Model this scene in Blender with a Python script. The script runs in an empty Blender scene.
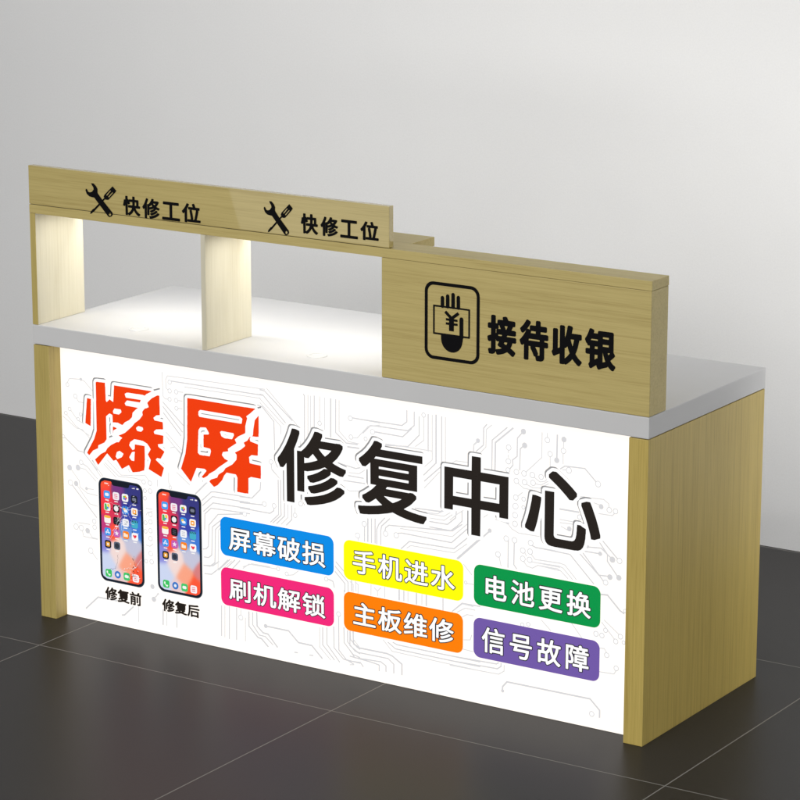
import bpy, bmesh, math, random
from mathutils import Vector
random.seed(4)
SC = bpy.context.scene
COL = SC.collection

# ------------------------------------------------------------------ tuning
PANEL_E, PANEL_C = 1.0, (0.90, 0.83, 0.76, 1)
WALL_A = 0.88
FLOOR_A, FLOOR_B, FLOOR_R, FLOOR_S = (0.0225, 0.0207, 0.0203, 1), (0.0385, 0.0357, 0.0347, 1), 0.35, 0.125
WORLD_C, WORLD_S = (0.95, 0.97, 1.0, 1), 0.30
def LIGHTS(area):
    area('wall_fill', (1.2, -0.2, 4.6), (1.2, 0.8, 3.10), 5.0, 0.4, 17, (1, 0.992, 0.975), 76)  # unseen fill added to brighten the wall, coned to miss the counter
    area('low_wall_fill', (3.4, 0.9, 0.7), (1.4, 1.78, 0.55), 0.5, 1.1, 8.5, (1, 0.992, 0.975), 80)  # no doorway here; unseen panel added to lift the lower right wall
    area('front_fill', (0.2, -9.0, 1.6), (0.9, 0, 0.6), 7.0, 2.6, 272, (1, 0.985, 0.955))  # large unseen panel added out in front to light the front faces
    area('side_fill', (7.5, -2.2, 1.6), (1.8, 0.3, 0.5), 3.0, 2.2, 50, (1, 0.985, 0.94))  # unseen panel added on the right to brighten the counter's end face
    area('floor_fill', (0.9, -3.0, 2.4), (0.9, -2.2, 0.0), 2.6, 1.0, 34, (1, 0.985, 0.96))  # free-hanging fill added to lift the floor nearest the viewer
    for x, w in ((0.281, 0.42), (0.816, 0.42)):
        area('strip_light', (x, 0.094, 1.0725), (x, 0.094, 0), w, 0.15, 0.74, (1, 0.99, 0.98))
        area('slab_rear_fill', (x, 0.165, 1.072), (x, 0.70, 0.80), w, 0.02, 1.1, (1, 0.99, 0.975))  # extra fill without a strip of its own, brightens the slab's back
    # added light panel, tilted so its edge reflects as the sign board's faint veil
    o = area('sign_veil_light', (-1.03, -3.0, 0.635), (-1.03, 0.0, 0.635), 1.08, 0.9, 3.3, (1, 0.98, 0.95))
    o.rotation_euler = (math.radians(90), math.radians(-18.4), 0)

# outlines of the print and lettering, measured in mm on the faces they stand on
ART = {
'head_red': [
[3076,2116,3072,2121,3072,2171,3075,2179,3078,2301,3059,2334,3051,2340,2911,2342,2871,2296,2842,2236,2822,2214,2767,2156,2716,2128,2709,2128,2703,2131,2649,2175,2641,2184,2641,2189,2645,2196,2666,2217,2760,2254,2764,2259,2782,2296,2791,2304,2856,2348,2866,2358,2894,2398,2999,2461,3005,2466,3062,2529,3067,2536,3068,2556,3070,2564,3069,2599,3048,2616,3046,2624,3139,2676,3194,2722,3202,2731,3202,2739,3181,2769,3194,2779,3231,2800,3244,2813,3274,2855,3284,2860,3287,2859,3287,2854,3275,2831,3285,2801,3399,2779,3402,2774,3402,2754,3400,2746,3400,2691,3398,2684,3397,2636,3394,2633,3371,2630,3301,2627,3269,2602,3263,2596,3262,2584,3265,2576,3268,2536,3271,2521,3276,2518,3294,2518,3301,2515,3419,2512,3439,2509,3441,2507,3442,2391,3440,2384,3439,2344,3434,2340,3289,2342,3249,2320,3248,2171,3245,2164,3245,2124,3241,2118,3209,2118,3201,2115],
[1411,2126,1359,2205,1351,2209,1246,2146,1241,2144,1236,2146,1152,2249,1149,2250,1139,2247,1109,2232,1101,2233,1006,2314,1003,2314,990,2301,854,2141,849,2141,844,2145,806,2194,801,2201,801,2206,900,2294,977,2336,1008,2386,1068,2436,1159,2487,1169,2490,1196,2492,1201,2495,1232,2536,1254,2554,1252,2559,1246,2562,1204,2578,1201,2581,1203,2584,1276,2618,1305,2634,1419,2732,1466,2785,1541,2840,1594,2904,1595,2914,1589,2946,1602,2966,1634,2999,1641,3002,1654,3003,1694,3024,1694,3031,1674,3074,1674,3079,1691,3098,1729,3132,1749,3149,1836,3197,1866,3199,1870,3194,1870,3076,1872,3069,1872,2946,1869,2943,1814,2932,1771,2897,1769,2891,1781,2869,1786,2863,1912,2859,1914,2856,1918,2836,1920,2769,1917,2764,1909,2760,1876,2758,1809,2747,1781,2725,1771,2714,1770,2709,1778,2689,1784,2685,1916,2682,1920,2681,1922,2676,1917,2581,1909,2573,1839,2557,1833,2554,1832,2549,1838,2526,1843,2521,1929,2477,1934,2469,1872,2371,1846,2370,1839,2372,1816,2372,1793,2349,1798,2341,1914,2264,1922,2256,1882,2139,1879,2133,1869,2133,1679,2203,1676,2206,1676,2216,1709,2321,1710,2331,1707,2339,1683,2371,1666,2399,1709,2464,1712,2474,1688,2506,1659,2538,1589,2565,1559,2565,1551,2568,1451,2568,1386,2522,1368,2479,1370,2471,1419,2421,1424,2421,1452,2436,1455,2446,1458,2496,1461,2502,1611,2502,1617,2499,1618,2319,1615,2311,1612,2229,1601,2176,1586,2172,1521,2146,1426,2125,1416,2124],
[2344,2141,2198,2284,2194,2291,2267,2494,2300,2691,2300,2754,2302,2761,2302,2876,2305,2884,2305,2996,2308,3004,2308,3119,2310,3126,2311,3225,2316,3228,2369,3228,2376,3230,3211,3230,3219,3232,3354,3232,3362,3229,3364,3226,3361,3222,3344,3210,3281,3155,3228,3116,3228,3111,3240,3091,3210,2986,3210,2911,3206,2895,3191,2886,3101,2839,3048,2794,3046,2789,3069,2751,3069,2746,2940,2659,2936,2651,2942,2629,2941,2623,2864,2604,2856,2599,2843,2564,2844,2558,2884,2518,2931,2504,2937,2501,2936,2498,2790,2394,2724,2338,2638,2286,2622,2266,2610,2254,2551,2218,2544,2218,2526,2223,2521,2226,2521,2231,2594,2315,2595,2319,2592,2324,2566,2340,2444,2334,2438,2329,2426,2304,2352,2144,2349,2141],
[701,2251,674,2273,673,2281,794,2479,838,2594,840,2991,842,2999,842,3231,848,3244,866,3248,916,3248,924,3250,974,3250,981,3252,991,3252,994,3249,995,3204,998,3196,998,3106,1000,3099,1000,3021,1011,3003,1016,3000,1064,3042,1116,3016,1122,3016,1125,3039,1125,3061,1128,3069,1128,3089,1130,3096,1130,3119,1132,3126,1132,3149,1135,3156,1135,3176,1138,3184,1140,3231,1144,3237,1509,3238,1516,3240,1744,3239,1744,3236,1739,3231,1661,3189,1634,3165,1604,3172,1519,3172,1511,3170,1371,3170,1364,3168,1346,3167,1316,3150,1313,3144,1321,3121,1328,3104,1334,3100,1569,3102,1569,3094,1554,3066,1349,3065,1340,3059,1311,3024,1311,3019,1323,2999,1329,2995,1514,2992,1519,2989,1517,2986,1491,2968,1434,2915,1424,2861,1420,2851,1374,2808,1305,2771,1264,2728,1241,2733,1189,2750,1181,2748,1131,2745,1124,2742,1106,2743,1104,2836,1096,2842,1066,2852,1054,2852,1004,2812,1000,2806,1000,2506,997,2499,961,2453,863,2404,858,2389,857,2366,854,2362,773,2321,711,2252],
[1171,2264,1239,2298,1252,2314,1269,2344,1269,2350,1211,2378,1204,2377,1166,2358,1161,2351,1142,2294,1158,2274,1165,2266],
[1398,2279,1439,2278,1444,2281,1452,2379,1455,2386,1454,2402,1444,2402,1410,2391,1366,2321,1366,2313],
[2493,2514,2554,2512,2561,2515,2646,2516,2652,2521,2667,2569,2670,2586,2664,2606,2659,2614,2644,2618,2621,2618,2614,2620,2591,2620,2584,2622,2561,2622,2556,2626,2555,2729,2558,2736,2558,2784,2561,2787,2574,2790,2634,2798,2639,2804,2644,2814,2637,2829,2604,2875,2596,2882,2546,2878,2539,2875,2521,2875,2511,2872,2501,2862,2481,2834,2480,2816,2478,2809,2478,2769,2475,2761,2475,2721,2472,2714,2472,2674,2470,2666,2470,2626,2468,2619,2465,2539,2468,2534],
[1106,2598,1106,2685,1114,2688,1166,2677,1169,2671,1162,2664,1134,2649,1116,2637,1112,2626,1110,2601,1109,2598],
[736,2643,664,2668,658,2671,655,2676,665,2776,668,2784,668,2799,670,2806,670,2821,680,2894,680,2909,682,2916,682,2931,690,2981,690,2996,693,3006,699,3010,751,3005,755,3004,758,2999,755,2981,755,2926,752,2919,752,2866,750,2859,750,2806,748,2799,748,2744,745,2736,745,2684,742,2676,742,2646],
[1532,2684,1564,2683,1571,2688,1595,2711,1599,2719,1594,2736,1590,2744,1546,2750,1529,2750,1521,2752,1486,2725,1486,2714,1499,2690,1509,2685],
[2885,2786,2914,2785,2921,2788,2994,2788,3004,2791,3032,2841,3032,2851,3027,2866,3021,2870,2916,2870,2909,2872,2844,2872,2836,2869,2820,2859,2818,2854,2838,2806,2846,2801],
[1195,2861,1211,2861,1251,2895,1252,2904,1244,2927,1236,2932,1140,2931,1116,2896,1115,2884,1121,2865,1126,2862],
[3311,2870,3325,2886,3332,2961,3356,3084,3411,3146,3416,3147,3415,2921,3412,2914,3412,2879,3406,2875,3386,2875,3379,2872],
[2500,3009,3146,3008,3154,3014,3165,3071,3159,3079,3124,3098,2516,3100,2494,3085,2485,3074,2483,3029],
],
'head_black': [
[6521,2111,6519,2444,6266,2445,6262,2441,6261,2381,6138,2381,6138,2899,6141,2902,6519,2903,6521,3084,6644,3085,6648,3081,6649,2903,7032,2901,7032,2389,7029,2385,6909,2386,6908,2441,6904,2445,6649,2444,6647,2111],
[3834,2113,3832,2599,3831,2601,3829,2600,3801,2563,3781,2541,3736,2541,3709,2596,3698,2614,3698,2651,3706,2665,3736,2700,3767,2744,3822,2834,3867,2926,3892,2986,3916,3054,3921,3058,3969,3058,4019,3044,4031,3039,4032,3004,3994,2899,3950,2801,3950,2116,3946,2112],
[4141,2116,4119,2151,4101,2174,4101,2209,4219,2231,4299,2251,4384,2278,4451,2308,4496,2333,4542,2364,4586,2404,4636,2404,4684,2384,4697,2376,4697,2341,4641,2288,4569,2238,4486,2198,4391,2163,4291,2136,4189,2115],
[4926,2126,4923,2129,4912,2161,4896,2191,4896,2227,4969,2232,4976,2235,5011,2238,5084,2248,5179,2265,5247,2281,5246,2284,5208,2309,5156,2349,5079,2296,5054,2282,5011,2283,4958,2331,4958,2364,4960,2369,5009,2396,5085,2449,5119,2478,5161,2521,5081,2522,5078,2526,5076,2791,5065,2784,5049,2768,5006,2733,4959,2733,4926,2775,4911,2791,4911,2826,4955,2859,4991,2890,5040,2939,5076,2983,5107,3026,5134,3074,5179,3075,5246,3054,5248,3019,5228,2981,5231,2978,5827,2976,5828,2884,5824,2880,5159,2880,5154,2877,5134,2851,5754,2849,5754,2523,5324,2522,5314,2512,5302,2494,5634,2492,5649,2498,5691,2498,5726,2477,5742,2464,5742,2431,5731,2418,5676,2360,5645,2334,5564,2281,5566,2278,5614,2268,5699,2252,5729,2250,5754,2245,5769,2245,5776,2242,5816,2240,5824,2238,5889,2234,5889,2199,5868,2171,5846,2133,5796,2132,5789,2135,5721,2140,5606,2158,5511,2178,5449,2196,5401,2212,5336,2191,5199,2158,5044,2132,5029,2132,4976,2125],
[7656,2148,7651,2150,7624,2150,7586,2158,7564,2171,7543,2194,7530,2231,7530,2246,7528,2254,7528,2811,7531,2815,7651,2815,7655,2811,7655,2291,7661,2274,7671,2263,7684,2258,7701,2255,7891,2255,7911,2258,7932,2271,7947,2296,7958,2346,7958,2364,7962,2394,7962,2434,7965,2441,7966,2467,8011,2467,8039,2451,8081,2434,8085,2429,8085,2374,8082,2366,8080,2316,8067,2246,8049,2201,8019,2168,7984,2153,7946,2150,7939,2148],
[3991,2271,3991,2786,4056,2788,4102,2829,4134,2863,4177,2919,4227,3001,4256,3064,4306,3065,4371,3047,4372,3011,4348,2959,4351,2955,4569,2955,4576,2958,4634,2958,4674,2937,4674,2901,4649,2851,4629,2819,4588,2766,4522,2704,4556,2688,4629,2663,4719,2642,4719,2606,4694,2575,4677,2549,4626,2548,4561,2566,4496,2588,4494,2550,4467,2526,4421,2493,4321,2441,4234,2408,4184,2408,4170,2426,4143,2451,4144,2487,4221,2513,4294,2546,4354,2581,4394,2612,4436,2613,4450,2609,4406,2631,4321,2593,4241,2566,4149,2542,4101,2542,4099,2271],
[4196,2273,4175,2301,4156,2321,4156,2357,4214,2371,4261,2386,4339,2416,4409,2451,4452,2479,4491,2512,4541,2512,4594,2489,4595,2456,4592,2451,4561,2422,4530,2399,4496,2376,4451,2351,4381,2318,4299,2288,4244,2272],
[7341,2288,7264,2321,7262,2354,7297,2449,7324,2551,7348,2664,7358,2736,7361,2740,7406,2740,7474,2727,7480,2721,7480,2691,7470,2621,7444,2486,7427,2411,7409,2349,7387,2289],
[8156,2318,8153,2324,8142,2374,8124,2434,8104,2494,8069,2586,8018,2704,8019,2739,8086,2765,8134,2765,8139,2759,8167,2701,8219,2574,8254,2471,8278,2384,8278,2351,8271,2346,8201,2318],
[5395,2334,5404,2333,5429,2343,5484,2371,5521,2393,5526,2399,5281,2400,5279,2399,5280,2396,5329,2366],
[6263,2556,6519,2556,6519,2791,6264,2792],
[6648,2556,6906,2556,6907,2791,6649,2792],
[5201,2614,5626,2612,5630,2616,5630,2641,5626,2645,5204,2645,5200,2641],
[4101,2644,4109,2643,4194,2666,4281,2698,4296,2706,4297,2709,4229,2776,4169,2715,4161,2711,4116,2710,4101,2718],
[5201,2731,5626,2730,5630,2734,5630,2756,5626,2760,5204,2760,5200,2756],
[7859,2748,7816,2790,7737,2859,7687,2899,7579,2978,7578,3016,7618,3054,7631,3062,7679,3062,7770,2999,7830,2954,7896,2900,7959,2842,7959,2804,7907,2749],
[4408,2771,4411,2771,4417,2774,4461,2810,4490,2839,4503,2856,4319,2856,4321,2850,4351,2818,4378,2794],
],
'head_white': [
[6521,2071,6506,2073,6493,2081,6480,2106,6479,2404,6306,2405,6302,2401,6302,2374,6291,2353,6276,2343,6259,2340,6141,2340,6119,2346,6103,2361,6098,2376,6098,2906,6110,2931,6124,2939,6141,2942,6479,2943,6480,3089,6491,3112,6506,3122,6524,3125,6644,3125,6661,3122,6675,3114,6687,3091,6689,2943,7029,2942,7051,2937,7067,2921,7072,2906,7072,2381,7061,2358,7046,2348,7029,2345,6911,2345,6894,2348,6879,2358,6868,2379,6868,2401,6864,2405,6689,2404,6688,2106,6682,2091,6666,2076,6644,2070],
[3834,2073,3819,2076,3805,2084,3792,2109,3792,2499,3789,2502,3739,2500,3721,2503,3706,2513,3661,2599,3658,2609,3658,2659,3668,2681,3706,2728,3747,2786,3787,2854,3822,2924,3854,3001,3876,3064,3888,3084,3906,3095,3969,3098,4041,3079,4060,3069,4069,3054,4072,3044,4072,2994,4037,2896,4008,2831,4011,2828,4041,2828,4102,2889,4141,2938,4169,2981,4199,3036,4221,3084,4228,3094,4244,3102,4306,3105,4389,3084,4401,3075,4412,3054,4410,2999,4414,2995,4634,2998,4651,2994,4701,2968,4715,2941,4715,2896,4712,2886,4684,2831,4659,2791,4598,2719,4599,2716,4644,2701,4734,2679,4749,2670,4759,2649,4760,2601,4757,2591,4708,2521,4689,2510,4632,2506,4636,2445,4651,2442,4714,2414,4725,2406,4734,2391,4738,2381,4738,2336,4725,2311,4669,2258,4634,2233,4589,2203,4501,2161,4389,2121,4306,2098,4189,2075,4129,2078,4109,2090,4089,2124,4066,2154,4061,2166,4060,2214,4064,2229,3994,2230,3990,2226,3990,2109,3977,2084,3964,2076,3946,2072],
[3076,2076,3061,2078,3046,2088,3032,2114,3038,2291,3029,2300,2929,2302,2903,2271,2871,2208,2796,2128,2731,2091,2714,2088,2694,2091,2675,2101,2621,2145,2601,2169,2546,2151,2534,2179,2511,2186,2491,2198,2481,2219,2481,2239,2491,2260,2519,2291,2519,2297,2479,2298,2466,2294,2387,2124,2369,2106,2346,2100,2329,2103,2314,2112,2161,2266,2153,2284,2153,2299,2227,2501,2260,2699,2270,3229,2281,3252,2294,3262,2316,3268,2376,3270,3354,3272,3381,3264,3392,3256,3406,3238,3472,3259,3469,3211,3442,3179,3452,3166,3458,3151,3452,2871,3440,2849,3424,2838,3351,2831,3354,2828,3414,2817,3430,2806,3439,2791,3442,2781,3442,2746,3437,2629,3425,2606,3409,2596,3316,2587,3306,2579,3305,2569,3311,2555,3419,2552,3454,2547,3471,2535,3482,2511,3482,2384,3477,2329,3466,2312,3449,2302,3434,2300,3301,2302,3288,2296,3285,2116,3274,2093,3261,2083,3239,2078,3201,2075],
[1401,2086,1380,2099,1341,2156,1256,2106,1226,2106,1202,2121,1139,2199,1119,2192,1091,2193,1068,2206,1009,2259,884,2112,866,2102,851,2100,834,2103,814,2118,776,2166,761,2192,731,2188,720,2211,704,2210,681,2216,646,2242,636,2259,632,2269,636,2296,759,2499,798,2601,802,3239,816,3270,834,3282,866,3288,989,3292,1006,3289,1021,3280,1035,3254,1038,3114,1040,3081,1044,3078,1064,3082,1087,3079,1101,3241,1112,3264,1129,3274,1146,3278,1741,3280,1759,3277,1772,3269,1784,3249,1884,3282,1891,3283,1894,3279,1910,3201,1912,2941,1899,2915,1884,2906,1866,2901,1926,2897,1942,2886,1954,2864,1960,2796,1959,2759,1948,2736,1924,2721,1934,2719,1949,2710,1962,2686,1962,2644,1958,2576,1945,2551,1929,2538,1912,2531,1959,2505,1969,2491,1975,2476,1972,2454,1959,2431,1904,2345,1887,2331,1944,2292,1957,2276,1962,2261,1962,2246,1919,2124,1909,2105,1894,2096,1876,2092,1856,2095,1664,2166,1644,2180,1637,2156,1630,2146,1616,2138,1536,2108,1429,2085],
[4926,2086,4911,2088,4894,2100,4858,2176,4855,2186,4855,2231,4858,2241,4868,2256,4881,2264,4958,2274,4929,2300,4921,2314,4918,2324,4918,2371,4921,2381,4933,2399,4989,2431,5062,2484,5048,2496,5038,2519,5037,2701,5034,2703,5021,2696,5004,2692,4961,2692,4944,2696,4930,2704,4873,2776,4870,2786,4870,2831,4884,2858,4964,2920,5010,2966,5059,3029,5105,3104,5119,3112,5136,3115,5179,3115,5261,3092,5275,3084,5284,3069,5288,3059,5288,3021,5291,3018,5824,3018,5841,3014,5856,3005,5868,2981,5868,2876,5864,2866,5855,2851,5841,2843,5799,2840,5795,2836,5795,2519,5789,2504,5776,2489,5782,2471,5782,2424,5772,2404,5748,2374,5667,2299,5776,2282,5886,2275,5904,2272,5917,2264,5930,2239,5929,2191,5924,2179,5875,2104,5861,2096,5844,2092,5796,2092,5684,2105,5529,2133,5401,2169,5274,2133,5159,2110,4976,2085],
[7656,2108,7624,2110,7566,2123,7536,2141,7522,2154,7501,2189,7491,2221,7488,2246,7486,2486,7449,2341,7427,2276,7414,2258,7401,2251,7384,2248,7326,2251,7244,2286,7234,2293,7226,2306,7222,2316,7223,2364,7244,2419,7269,2499,7302,2644,7318,2746,7329,2767,7344,2777,7361,2780,7406,2780,7486,2766,7488,2821,7499,2842,7514,2852,7531,2855,7651,2855,7669,2852,7682,2844,7695,2819,7696,2299,7701,2295,7891,2295,7904,2304,7914,2336,7922,2401,7925,2471,7936,2495,7954,2505,8009,2508,8026,2504,8054,2488,8062,2489,8032,2571,7978,2694,7978,2744,7983,2759,7990,2769,8009,2779,8071,2802,8134,2805,8151,2802,8165,2794,8204,2716,8234,2646,8267,2561,8302,2454,8318,2391,8318,2344,8306,2320,8269,2301,8216,2281,8199,2278,8141,2281,8128,2289,8119,2300,8107,2239,8084,2181,8047,2139,7999,2116,7939,2108],
[4138,2259,4149,2258,4154,2261,4144,2275,4140,2274],
[1656,2291,1667,2321,1659,2335],
[1195,2321,1213,2331,1209,2334,1199,2329],
[1658,2464,1664,2469,1659,2475],
[1041,2526,1099,2553,1103,2559,1091,2561,1078,2569,1065,2594,1065,2689,1076,2714,1065,2739,1064,2806,1045,2794,1040,2786],
[2508,2554,2616,2555,2622,2561,2626,2574,2624,2577,2614,2580,2544,2586,2528,2596,2515,2621,2514,2706,2514,2666,2510,2659,2505,2564],
[6303,2596,6479,2596,6479,2751,6304,2752],
[6688,2596,6866,2596,6867,2751,6689,2752],
[736,2603,721,2606,639,2636,626,2645,615,2669,615,2696,651,3006,658,3026,666,3038,681,3047,699,3050,736,3048,774,3039,792,3021,799,2999,799,2981,795,2974,782,2641,777,2626,767,2614,754,2606],
[7859,2708,7844,2711,7830,2719,7789,2760,7711,2828,7553,2946,7543,2959,7538,2974,7538,3021,7541,3031,7554,3050,7609,3097,7631,3102,7676,3102,7699,3097,7857,2984,7944,2912,7994,2861,8000,2846,8000,2799,7988,2774,7926,2713,7904,2708],
[2519,2796,2530,2814,2541,2822,2581,2830,2582,2836,2569,2840,2531,2834,2521,2819],
[2895,2826,2976,2829,2921,2829,2891,2832,2884,2831],
[2526,3049,3116,3048,3120,3051,3111,3058,2531,3060,2526,3056],
],
'head_grey': [
[6504,2086,6489,2088,6475,2096,6462,2121,6461,2419,6289,2420,6285,2416,6284,2389,6274,2368,6259,2358,6241,2355,6124,2355,6101,2361,6086,2376,6080,2391,6080,2921,6093,2946,6106,2954,6124,2958,6461,2958,6462,3104,6474,3127,6489,3137,6506,3140,6626,3140,6644,3137,6657,3129,6669,3106,6671,2958,7011,2958,7034,2952,7049,2936,7055,2921,7055,2396,7044,2373,7029,2363,7011,2360,6894,2360,6876,2363,6861,2373,6851,2394,6850,2416,6846,2420,6671,2419,6670,2121,6664,2106,6649,2091,6626,2085],
[3816,2088,3801,2091,3788,2099,3775,2124,3775,2514,3771,2518,3721,2515,3704,2518,3689,2528,3643,2614,3640,2624,3640,2674,3651,2696,3689,2743,3729,2801,3769,2869,3804,2939,3837,3016,3858,3079,3870,3099,3889,3110,3951,3112,4024,3094,4042,3084,4052,3069,4055,3059,4054,3009,4019,2911,3991,2846,3994,2842,4024,2843,4085,2904,4124,2953,4152,2996,4182,3051,4203,3099,4210,3109,4226,3118,4289,3120,4371,3099,4384,3090,4394,3069,4392,3014,4396,3010,4616,3012,4634,3009,4684,2982,4698,2956,4698,2911,4694,2901,4667,2846,4642,2806,4581,2734,4581,2731,4626,2716,4716,2694,4731,2685,4742,2664,4742,2616,4739,2606,4690,2536,4671,2525,4614,2521,4619,2460,4634,2457,4696,2429,4708,2421,4717,2406,4720,2396,4720,2351,4708,2326,4651,2272,4616,2248,4571,2218,4484,2176,4371,2136,4289,2113,4171,2090,4111,2092,4091,2105,4072,2139,4048,2169,4043,2181,4042,2229,4046,2244,3976,2245,3972,2241,3972,2124,3960,2099,3946,2091,3929,2088],
[3059,2091,3044,2093,3029,2102,3015,2129,3020,2306,3011,2315,2911,2317,2886,2286,2854,2223,2779,2142,2714,2106,2696,2102,2676,2106,2658,2116,2604,2160,2584,2184,2529,2166,2516,2194,2494,2201,2474,2213,2463,2234,2463,2254,2474,2275,2502,2306,2501,2312,2461,2312,2448,2309,2369,2139,2351,2121,2329,2115,2311,2118,2296,2128,2143,2281,2136,2299,2136,2314,2209,2516,2242,2714,2252,3244,2264,3267,2276,3277,2299,3282,2359,3285,3336,3288,3364,3279,3375,3271,3389,3252,3454,3274,3452,3226,3424,3194,3434,3181,3440,3166,3434,2886,3422,2864,3406,2853,3333,2846,3336,2842,3396,2832,3412,2821,3422,2806,3425,2796,3425,2761,3419,2644,3408,2621,3391,2611,3299,2602,3288,2594,3288,2584,3294,2570,3401,2568,3436,2562,3454,2550,3465,2526,3465,2399,3459,2344,3449,2328,3431,2318,3416,2315,3284,2318,3271,2311,3268,2131,3256,2108,3244,2098,3221,2092,3184,2090],
[1384,2101,1362,2114,1324,2171,1239,2121,1209,2121,1185,2136,1121,2214,1101,2208,1074,2208,1050,2221,991,2274,866,2128,849,2118,834,2115,816,2118,796,2133,758,2181,744,2207,714,2203,702,2226,686,2225,664,2231,629,2258,618,2274,615,2284,618,2311,742,2514,780,2616,785,3254,799,3285,816,3297,849,3302,971,3308,989,3304,1004,3295,1018,3269,1020,3129,1022,3096,1026,3093,1046,3098,1069,3094,1083,3256,1095,3279,1111,3289,1129,3292,1724,3295,1741,3292,1755,3284,1766,3264,1866,3297,1874,3298,1877,3294,1892,3216,1895,2956,1881,2930,1866,2921,1849,2916,1909,2912,1925,2901,1937,2879,1942,2811,1942,2774,1930,2751,1906,2736,1916,2734,1931,2725,1944,2701,1945,2659,1940,2591,1928,2566,1911,2553,1895,2546,1941,2520,1952,2506,1958,2491,1954,2469,1942,2446,1886,2360,1869,2346,1926,2308,1939,2291,1945,2276,1944,2261,1902,2139,1891,2120,1876,2111,1859,2108,1839,2110,1646,2181,1626,2195,1619,2171,1612,2161,1599,2153,1519,2123,1411,2100],
[4909,2101,4894,2103,4876,2115,4841,2191,4838,2201,4838,2246,4841,2256,4850,2271,4864,2279,4941,2289,4911,2315,4903,2329,4900,2339,4900,2386,4903,2396,4915,2414,4971,2446,5044,2499,5031,2511,5020,2534,5020,2716,5016,2718,5004,2711,4986,2708,4944,2708,4926,2711,4913,2719,4856,2791,4852,2801,4852,2846,4866,2872,4946,2935,4992,2981,5042,3044,5088,3119,5101,3127,5119,3130,5161,3130,5244,3107,5257,3099,5267,3084,5270,3074,5270,3036,5274,3032,5806,3032,5824,3029,5839,3020,5850,2996,5850,2891,5847,2881,5837,2866,5824,2858,5781,2855,5778,2851,5778,2534,5772,2519,5759,2504,5765,2486,5764,2439,5754,2419,5730,2389,5649,2314,5759,2298,5869,2290,5886,2287,5900,2279,5912,2254,5912,2206,5907,2194,5857,2119,5844,2111,5826,2108,5779,2108,5666,2120,5511,2148,5384,2184,5256,2148,5141,2125,4959,2100],
[7639,2123,7606,2125,7549,2138,7519,2156,7505,2169,7483,2204,7473,2236,7470,2261,7469,2501,7432,2356,7409,2291,7396,2273,7384,2266,7366,2262,7309,2266,7226,2301,7216,2308,7208,2321,7205,2331,7206,2379,7227,2434,7252,2514,7285,2659,7301,2761,7311,2782,7326,2792,7344,2795,7389,2795,7469,2781,7471,2836,7481,2857,7496,2867,7514,2870,7634,2870,7651,2867,7665,2859,7678,2834,7678,2314,7684,2310,7874,2310,7887,2319,7897,2351,7905,2416,7908,2486,7919,2510,7936,2520,7991,2522,8009,2519,8036,2503,8045,2504,8014,2586,7961,2709,7960,2759,7966,2774,7973,2784,7991,2794,8054,2818,8116,2820,8134,2817,8147,2809,8187,2731,8217,2661,8249,2576,8284,2469,8300,2406,8300,2359,8289,2335,8251,2316,8199,2296,8181,2292,8124,2296,8110,2304,8101,2315,8089,2254,8067,2196,8030,2154,7981,2131,7921,2122],
[4121,2274,4131,2272,4136,2276,4126,2290,4123,2289],
[1639,2306,1649,2336,1641,2350],
[1178,2336,1196,2346,1191,2349,1181,2344],
[1641,2479,1646,2484,1641,2490],
[1023,2541,1081,2568,1086,2574,1074,2576,1060,2584,1048,2609,1048,2704,1059,2729,1048,2754,1046,2821,1028,2809,1022,2801],
[2490,2569,2599,2570,2604,2576,2608,2589,2606,2592,2596,2595,2526,2601,2510,2611,2498,2636,2496,2721,2496,2681,2492,2674,2488,2579],
[6286,2611,6461,2611,6462,2766,6286,2767],
[6671,2611,6849,2611,6849,2766,6671,2767],
[719,2618,704,2621,621,2651,609,2660,598,2684,598,2711,633,3021,641,3041,649,3052,664,3062,681,3065,719,3062,756,3054,774,3036,781,3014,781,2996,778,2989,765,2656,759,2641,750,2629,736,2621],
[7841,2723,7826,2726,7813,2734,7771,2775,7694,2842,7535,2961,7526,2974,7520,2989,7520,3036,7523,3046,7536,3065,7591,3112,7614,3118,7659,3118,7681,3112,7840,2999,7926,2928,7977,2876,7982,2861,7982,2814,7970,2789,7909,2728,7886,2722],
[2501,2811,2512,2829,2524,2837,2564,2845,2564,2851,2551,2855,2514,2849,2503,2834],
[2878,2841,2959,2844,2904,2844,2874,2848,2866,2846],
[2508,3064,3099,3062,3102,3066,3094,3072,2514,3075,2508,3071],
],
'tag0': [
[2956,1342,2934,1355,2931,1360,2945,1385,2952,1400,2963,1441,2968,1486,2970,1626,2971,1632,2975,1633,3248,1633,3251,1632,3253,1626,3253,1553,3249,1548,3225,1548,3226,1541,3224,1538,3208,1515,3210,1513,3259,1513,3262,1508,3262,1488,3258,1483,3204,1483,3203,1450,3206,1448,3270,1448,3273,1443,3273,1423,3269,1417,3204,1416,3203,1349,3201,1344,3198,1342,3170,1342,3166,1345,3164,1416,3104,1417,3101,1416,3088,1387,3080,1376,3066,1365,3050,1354,3033,1345,3025,1342,3018,1342,3000,1360,2998,1365,3000,1369,3035,1388,3051,1403,3059,1415,3056,1417,3005,1417,3000,1422,2993,1398,2979,1365,2966,1344,2963,1342],
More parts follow.
